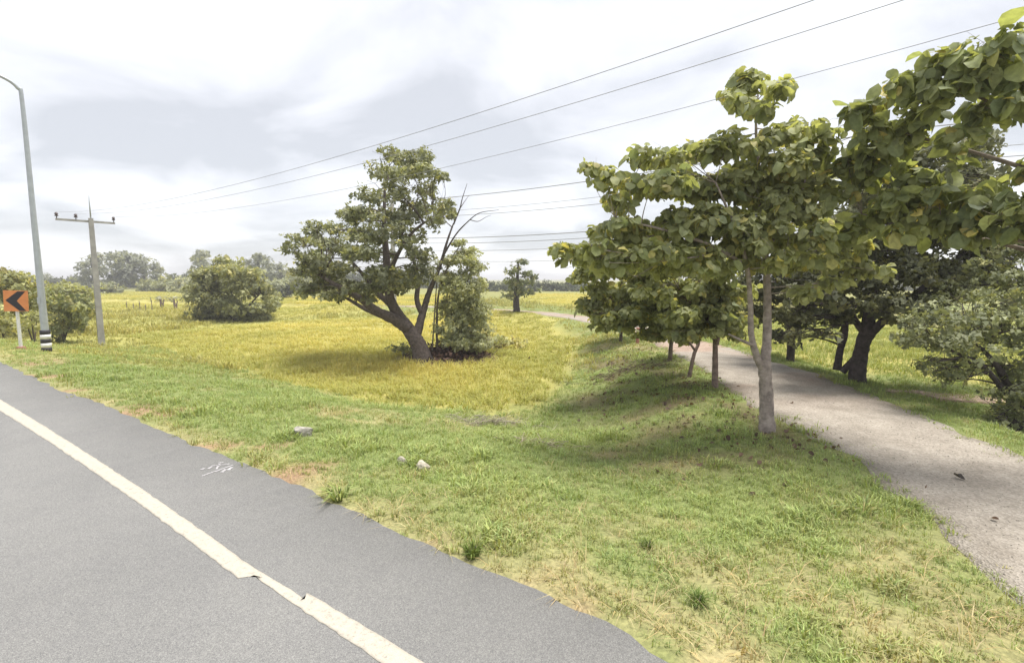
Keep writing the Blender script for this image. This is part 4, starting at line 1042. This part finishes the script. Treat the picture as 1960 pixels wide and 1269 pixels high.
b = ground(90, 673)
lp = empty('street_lamp', b); tag(lp, 'tall galvanised street lamp with black and white banded base', 'street lamp')
hl = at(40, 165, b[1])[2] - b[2] + 0.15
dr = np.array([-0.592, -0.806, 0.0])
g = Geo()
tube(g, [(0, 0, -0.2), (0, 0, hl * 0.5), (0, 0, hl - 0.7), np.array([0, 0, hl - 0.25]) + dr * 0.08, np.array([0, 0, hl]) + dr * 0.42, np.array([0, 0, hl + 0.14]) + dr * 1.1, np.array([0, 0, hl + 0.22]) + dr * 2.0],
     [0.125, 0.085, 0.062, 0.056, 0.05, 0.042, 0.036], 14, n=60)
g.obj('pole', M_STEEL, lp)
hb = 0.16
for q in range(5):
    g = Geo(); tube(g, [(0, 0, q * hb), (0, 0, (q + 1) * hb - 0.001)], [0.152, 0.152], 16, n=2); g.obj('band', M_BLACK if q % 2 == 0 else M_WHITE, lp)
g = Geo(); e = np.array([0, 0, hl + 0.22]) + dr * 2.0
tube(g, [e - dr * 0.05, e + dr * 0.15, e + dr * 0.45, e + dr * 0.62], [0.05, 0.11, 0.12, 0.05], 10, n=14); g.V[0][:, 2] = e[2] + (g.V[0][:, 2] - e[2]) * 0.55
g.obj('lamp_head', M_STEEL, lp)
g = Geo(); box(g, (0.0, -0.128, 1.9), (0.10, 0.02, 0.24)); g.obj('access_door', M_STEEL, lp, False)

RD = np.array([-0.806, 0.592, 0.0]); RN = np.array([0.592, 0.806, 0.0])
def insulator(parent, p, k=1.0):
    g = Geo(); p = np.asarray(p, float)
    tube(g, [p, p + (0, 0, 0.10 * k)], [0.02 * k, 0.02 * k], 6, n=2)
    for q in range(2):
        z0 = 0.10 * k + q * 0.09 * k
        tube(g, [p + (0, 0, z0), p + (0, 0, z0 + 0.03 * k), p + (0, 0, z0 + 0.09 * k)], [0.085 * k, 0.075 * k, 0.035 * k], 10, n=4)
    return g.obj('insulator', M_INSUL, parent)
def concrete_pole(geo, h, r0, r1, lean=(0, 0)):
    P = [(lean[0] * t, lean[1] * t, -0.3 + (h + 0.3) * t) for t in np.linspace(0, 1, 6)]
    tube(geo, P, np.linspace(r0, r1, 6), 4, n=8)
b = ground(195, 662); Yu = b[1]
zt = at(172, 424, Yu)[2] - b[2]
up = empty('utility_pole', b); tag(up, 'weathered concrete utility pole with one crossarm and a thin spike', 'utility pole', 'poles of the roadside power line')
g = Geo(); concrete_pole(g, zt + 0.15, 0.20, 0.135); g.obj('shaft', M_CONC, up, False)
M3 = np.stack([RN, RD, np.array([0, 0, 1.0])], -1)
g = Geo(); box(g, np.array([0, 0, zt]) + RD * 0.15 - RN * 0.15, (2.35, 0.09, 0.10), M=M3); g.obj('crossarm', M_CONC, up, False)
ins = [-1.28, -0.55, 0.98]
for q in ins: insulator(up, np.array([0, 0, zt + 0.05]) + RD * 0.15 + RN * q)
g = Geo(); tube(g, [(0, 0, zt + 0.1), (0, 0, zt + 1.45)], [0.035, 0.02], 6, n=3); g.obj('spike', M_STEEL, up)
b2 = b - RD * 41.0; b2[2] = b[2] + 0.7
def copy_thing(root, loc, label):
    r = root.copy(); COL.objects.link(r); r.location = tuple(loc); r['label'] = label
    for c in root.children:
        k = c.copy(); COL.objects.link(k); k.parent = r
    return r
copy_thing(up, b2, 'concrete utility pole outside the gravel junction carrying the near wires')

def wire(name, label, A, B, sag, r, group):
    A = np.asarray(A, float); B = np.asarray(B, float)
    t = np.linspace(0, 1, 41)[:, None]
    P = A * (1 - t) + B * t; P[:, 2] -= (4 * sag * t * (1 - t))[:, 0]
    g = Geo(); c = P[0].copy(); tube(g, P - c, [r, r], 5, n=41)
    o = g.obj(name, M_WIRE, None, True, c)
    tag(o, label, 'wire', group)
HT = 0.05 + 0.29
for q, nm in zip(ins, ('near end insulator', 'middle insulator', 'far end insulator')):
    off = RD * 0.15 + RN * q + np.array([0, 0, zt + HT])
    wire('power_line', 'thin power line strung from the %s of the weathered utility pole' % nm, b + off, b2 + off, 1.0, 0.005, 'wires of the roadside power line')

# second line of poles crossing behind the trees
D2 = RN * 25.0
def pole2(t, lab):
    p = D2 + RD * t; p[2] = g1(p[0], p[1])
    r = empty('distribution_pole', p); tag(r, lab, 'utility pole', 'poles of the line behind the trees')
    h2 = 8.05 - p[2]
    g = Geo(); concrete_pole(g, h2 + 0.3, 0.19, 0.12); g.obj('shaft', M_CONC, r, False)
    g = Geo(); box(g, np.array([0, 0, h2 - 0.3]) + RD * 0.14, (2.2, 0.09, 0.1), M=M3); g.obj('crossarm', M_CONC, r, False)
    for q in (-1.0, 0.25, 1.0): insulator(r, np.array([0, 0, h2 - 0.25]) + RD * 0.14 + RN * q, 0.9)
    g = Geo(); box(g, np.array([0, 0, h2 - 3.4]) + RD * 0.15, (0.12, 0.08, 2.3), M=M3); g.obj('cable_rack', M_STEEL, r, False)
    return p
pa = pole2(0.28, 'concrete pole hidden among the foliage of the dark tree')
pb = pole2(29.4, 'concrete pole standing behind the big leaning tree')
pc = pole2(-36.0, 'concrete pole on the far side of the bushy tree')
spec = [(8.05, -1.0, 'topmost wire', 0.02), (7.4, 0.25, 'upper middle wire', 0.012), (7.15, 1.0, 'lower edge wire of the crossarm', 0.016), (5.55, 0.0, 'thick upper cable', 0.022),
        (5.2, 0.0, 'second cable', 0.016), (4.7, 0.0, 'third cable', 0.013), (4.0, 0.0, 'lowest sagging cable', 0.011)]
for z, o_, nm, r in spec:
    for A, B, seg in ((pa, pb, 'from dark tree to leaning tree'), (pa, pc, 'beyond the bushy tree')):
        a = np.array([A[0], A[1], z]) + RD * 0.14 + RN * o_; c = np.array([B[0], B[1], z]) + RD * 0.14 + RN * o_
        wire('overhead_wire', '%s of the rear line, %s' % (nm, seg), a, c, 0.45, r, 'wires of the line behind the trees')

# ------------------------------------------------------------------ small things on the verge and track
def rock(label, px, size, sc=(1, 1, 1), seed=0, name='stone', group=None, mat=None):
    b = ground(*px); r = np.random.default_rng(seed)
    import bmesh
    bm = bmesh.new(); bmesh.ops.create_icosphere(bm, subdivisions=3, radius=1.0)
    pls = [(Vector(v).normalized(), r.uniform(0.55, 0.85)) for v in r.normal(size=(11, 3))]
    for v in bm.verts:
        for n_, d in pls:
            e_ = v.co.dot(n_) - d
            if e_ > 0: v.co -= n_ * e_ * 0.9
        v.co *= 1 + 0.04 * r.normal()
        v.co = Vector((v.co.x * size * sc[0], v.co.y * size * sc[1], v.co.z * size * sc[2]))
    me = bpy.data.meshes.new(name); bm.to_mesh(me); bm.free()
    me.materials.append(mat or M_ROCK)
    o = bpy.data.objects.new(name, me); COL.objects.link(o)
    o.location = (b[0], b[1], b[2] + size * sc[2] * 0.6); o.rotation_euler = (0, 0, r.uniform(0, 6))
    tag(o, label, 'stone', group)
    return o
M_PALE = m_plain('bleached stone', (0.42, 0.385, 0.31), 0.85, 0.2, 0.3, 12, 0.5, 35)
o = rock('long pale broken stone lying alone on the green verge', (580, 834), 0.17, (1.05, 0.6, 0.62), 3); o.rotation_euler = (0, rad(12), 0.2)
rock('small cream stone in the grass, smaller of the close pair', (770, 890), 0.085, (1, 0.9, 0.9), 5, mat=M_PALE)
rock('cream stone in the grass, larger of the close pair', (809, 900), 0.10, (1.1, 0.9, 0.85), 6, mat=M_PALE)

# heap of dry cut stalks at the rice edge
def stalks(name, label, px, n, sx, sy, h, col, cat):
    b = ground(*px); g = Geo()
    for q in range(n):
        x = rng.normal(0, sx); y = rng.normal(0, sy); k = math.exp(-(x / sx) ** 2 * 0.5)
        p = np.array([x, y, g1(b[0] + x, b[1] + y) - b[2] + rng.uniform(0, h) * k])
        a = rng.normal(0.35, 0.5); L = rng.uniform(0.2, 0.6)
        d = np.array([math.cos(a), math.sin(a), rng.normal(0.12, 0.25)]) * L
        tube(g, [p - d * 0.5, p + rng.normal(0, 0.03, 3), p + d * 0.5], [0.007, 0.006, 0.003], 4, np.array(col) * rng.uniform(0.7, 1.3), n=4)
    o = g.obj(name, M_BARK, None, True, b); tag(o, label, cat, kind='stuff')
stalks('dry_stalks', 'pale heap of dry cut stalks at the rice edge', (945, 812), 150, 0.55, 0.18, 0.16, (0.40, 0.36, 0.27), 'brush heap')
stalks('dry_stalks', 'thin scatter of pale dry stalks between the heap and the tree row', (1030, 852), 60, 0.4, 0.15, 0.05, (0.44, 0.38, 0.27), 'brush heap')
stalks('dead_branches', 'dark tangle of dead branches on the slope below the tree row', (1200, 712), 110, 0.7, 0.3, 0.18, (0.17, 0.13, 0.1), 'brush heap')

def weed(label, px, h, n, w_, col, lean=0.9, seed=0):
    b = ground(*px); pr = tuft(n, h, h * 0.35, w_, lean, seed=seed)
    g = Geo(); g.add(pr[0], pr[1], pr[2], pr[3] * np.array(col))
    root = empty('weed', b); tag(root, label, 'plant')
    g.obj('blades', M_GRASS, root, False)
    g = Geo(); tube(g, [(0, 0, -0.03), (0.01, 0, h * 0.25), (0.03, 0.01, h * 0.55)], [0.012, 0.009, 0.004], 5, np.array((0.12, 0.13, 0.06))); g.obj('stem', M_BARK, root)
weed('leafy bright weed overhanging the asphalt edge', (648, 955), 0.24, 46, 0.026, (0.28, 0.34, 0.12), 1.2, 3)
weed('compact round green tuft at the asphalt edge', (905, 1064), 0.17, 90, 0.012, (0.16, 0.215, 0.06), 0.8, 4)
weed('grass clump growing in the foreground verge past the tuft', (1240, 1050), 0.13, 50, 0.011, (0.15, 0.2, 0.06), 0.8, 5)
weed('dark green clump near the tip of the foreground verge', (1335, 1160), 0.13, 60, 0.012, (0.13, 0.185, 0.05), 0.9, 6)
weed('green clump on the verge below the pale stone', (720, 850), 0.16, 50, 0.014, (0.16, 0.21, 0.06), 0.9, 7)

# sprayed survey mark on the asphalt: strokes of white paint
g = Geo()
def stroke(x0, y0, x1, y1, wpx):
    a = np.array(flat(x0, y0, 0.0195)); c = np.array(flat(x1, y1, 0.0195)); d = c - a; n_ = np.array([-d[1], d[0]]); n_ /= np.linalg.norm(n_) + 1e-9
    w_ = wpx * 7.0 / FPX
    ts = np.linspace(0, 1, 9); V = []
    for t in ts:
        p = a + d * t; e1 = w_ * rng.uniform(0.35, 0.6); e2 = w_ * rng.uniform(0.35, 0.6)
        V += [(*(p + n_ * e1), 0.0225), (*(p - n_ * e2), 0.0225)]
    k = np.arange(8) * 2
    g.add(np.array(V), np.stack([k, k + 1, k + 3, k + 2], -1))
for a in [(386, 911, 446, 890, 4), (384, 899, 392, 896, 5), (398, 897, 406, 893, 5), (404, 892, 440, 888, 3.5), (420, 888, 414, 898, 4), (424, 904, 432, 898, 6), (436, 900, 444, 894, 6), (412, 903, 420, 900, 4), (418, 886, 428, 885, 4)]:
    stroke(*a)
M_SPRAY = m_plain('sprayed white paint', (0.40, 0.39, 0.40), 0.8, 0.2, 0.45, 60)
tag(g.obj('survey_mark', M_SPRAY), 'small white sprayed survey mark on the asphalt shoulder', 'road marking')

# fallen leaves lying on the gravel, each a thing; and litter under the row
def fallen(label, px, size, col, seed):
    b = ground(*px); V, Q, T, K = leaf_proto(0.7, 0.5, -0.3, 0.08, seed, col)
    g = Geo(); g.add((V - np.array([0.5, 0, 0])) * size, Q, T, K)
    o = g.obj('fallen_leaf', M_LEAF, None, True, b + np.array([0, 0, 0.02])); o.rotation_euler = (0.2, 0.1, seed)
    tag(o, label, 'leaf', 'fallen leaves on the gravel')
fallen('curled dark fallen leaf on the open gravel', (1835, 919), 0.13, (0.05, 0.042, 0.04), 2)
fallen('smaller brown fallen leaf on the gravel near the verge', (1903, 999), 0.075, (0.12, 0.075, 0.055), 5)
X, Y = field_points(0.5, 6.5, 6, 20, 26, lambda X, Y: 26 * np.exp(-((X - 3.9) / 1.5) ** 2) * np.where(gravel_d(X, Y)[0] > -0.5, 1, 0.05) * smooth(5.5, 8, Y))
P = np.stack([X, Y, H(X, Y) + 0.03 + rng.uniform(0, 0.03, len(X))], -1); n = len(X)
g = Geo()
for q, pr in enumerate(LEAVES[:2]):
    m = (np.arange(n) % 2) == q
    instances(g, pr, P[m], frames(rng.normal(0, 0.45, (m.sum(), 3)) + np.array([0, 0, 1.0]), rng.normal(size=(m.sum(), 3))), rng.uniform(0.03, 0.10, m.sum()),
              np.array((0.145, 0.095, 0.07)) * rng.uniform(0.55, 1.5, (m.sum(), 1)))
tag(g.obj('leaf_litter', M_LEAF), 'brown dead leaves scattered in the grass under the tree row', 'dead leaves', kind='stuff')
# loose stones of the gravel track
X, Y = field_points(3, 9, 2.5, 13, 60, lambda X, Y: np.where(gravel_d(X, Y)[0] < 0.12, 60 * np.clip(5 / np.maximum(Y, 3), 0, 1), 0))
ico = np.array([(1, 0, 0), (-1, 0, 0), (0, 1, 0), (0, -1, 0), (0, 0, 0.8), (0, 0, -0.6)], float)
it = np.array([(0, 2, 4), (2, 1, 4), (1, 3, 4), (3, 0, 4), (2, 0, 5), (1, 2, 5), (3, 1, 5), (0, 3, 5)])
P = np.stack([X, Y, np.interp(Y, GC[:, 1], zc) + 0.004], -1); n = len(X)
g = Geo(); instances(g, (ico, np.zeros((0, 4), int), it, np.ones((6, 3))), P, zrot(rng.uniform(0, 6.28, n)), rng.uniform(0.004, 0.012, (n, 3)), np.array((0.33, 0.30, 0.26)) * rng.uniform(0.8, 1.35, (n, 1)))
tag(g.obj('loose_gravel', M_SOIL, None, False), 'loose small stones scattered over the gravel track', 'gravel', kind='stuff')

# ------------------------------------------------------------------ haze volume over the fields, added to grey the distance and lift the blacks
g = Geo(); box(g, (0, 0, 5.0), (7400, 7400, 15.5))
m = bpy.data.materials.new('haze volume'); m.use_nodes = True
t = m.node_tree; t.nodes.clear()
pv = N(t, 'ShaderNodeVolumePrincipled'); pv.inputs['Color'].default_value = (0.97, 0.97, 1.0, 1)
pv.inputs['Density'].default_value = 0.0012; pv.inputs['Anisotropy'].default_value = 0.2
mo = N(t, 'ShaderNodeOutputMaterial'); t.links.new(pv.outputs[0], mo.inputs['Volume'])
tag(g.obj('haze', m, None, False), 'thin pale haze added to grey the distance and lift the darks', 'haze', kind='stuff')
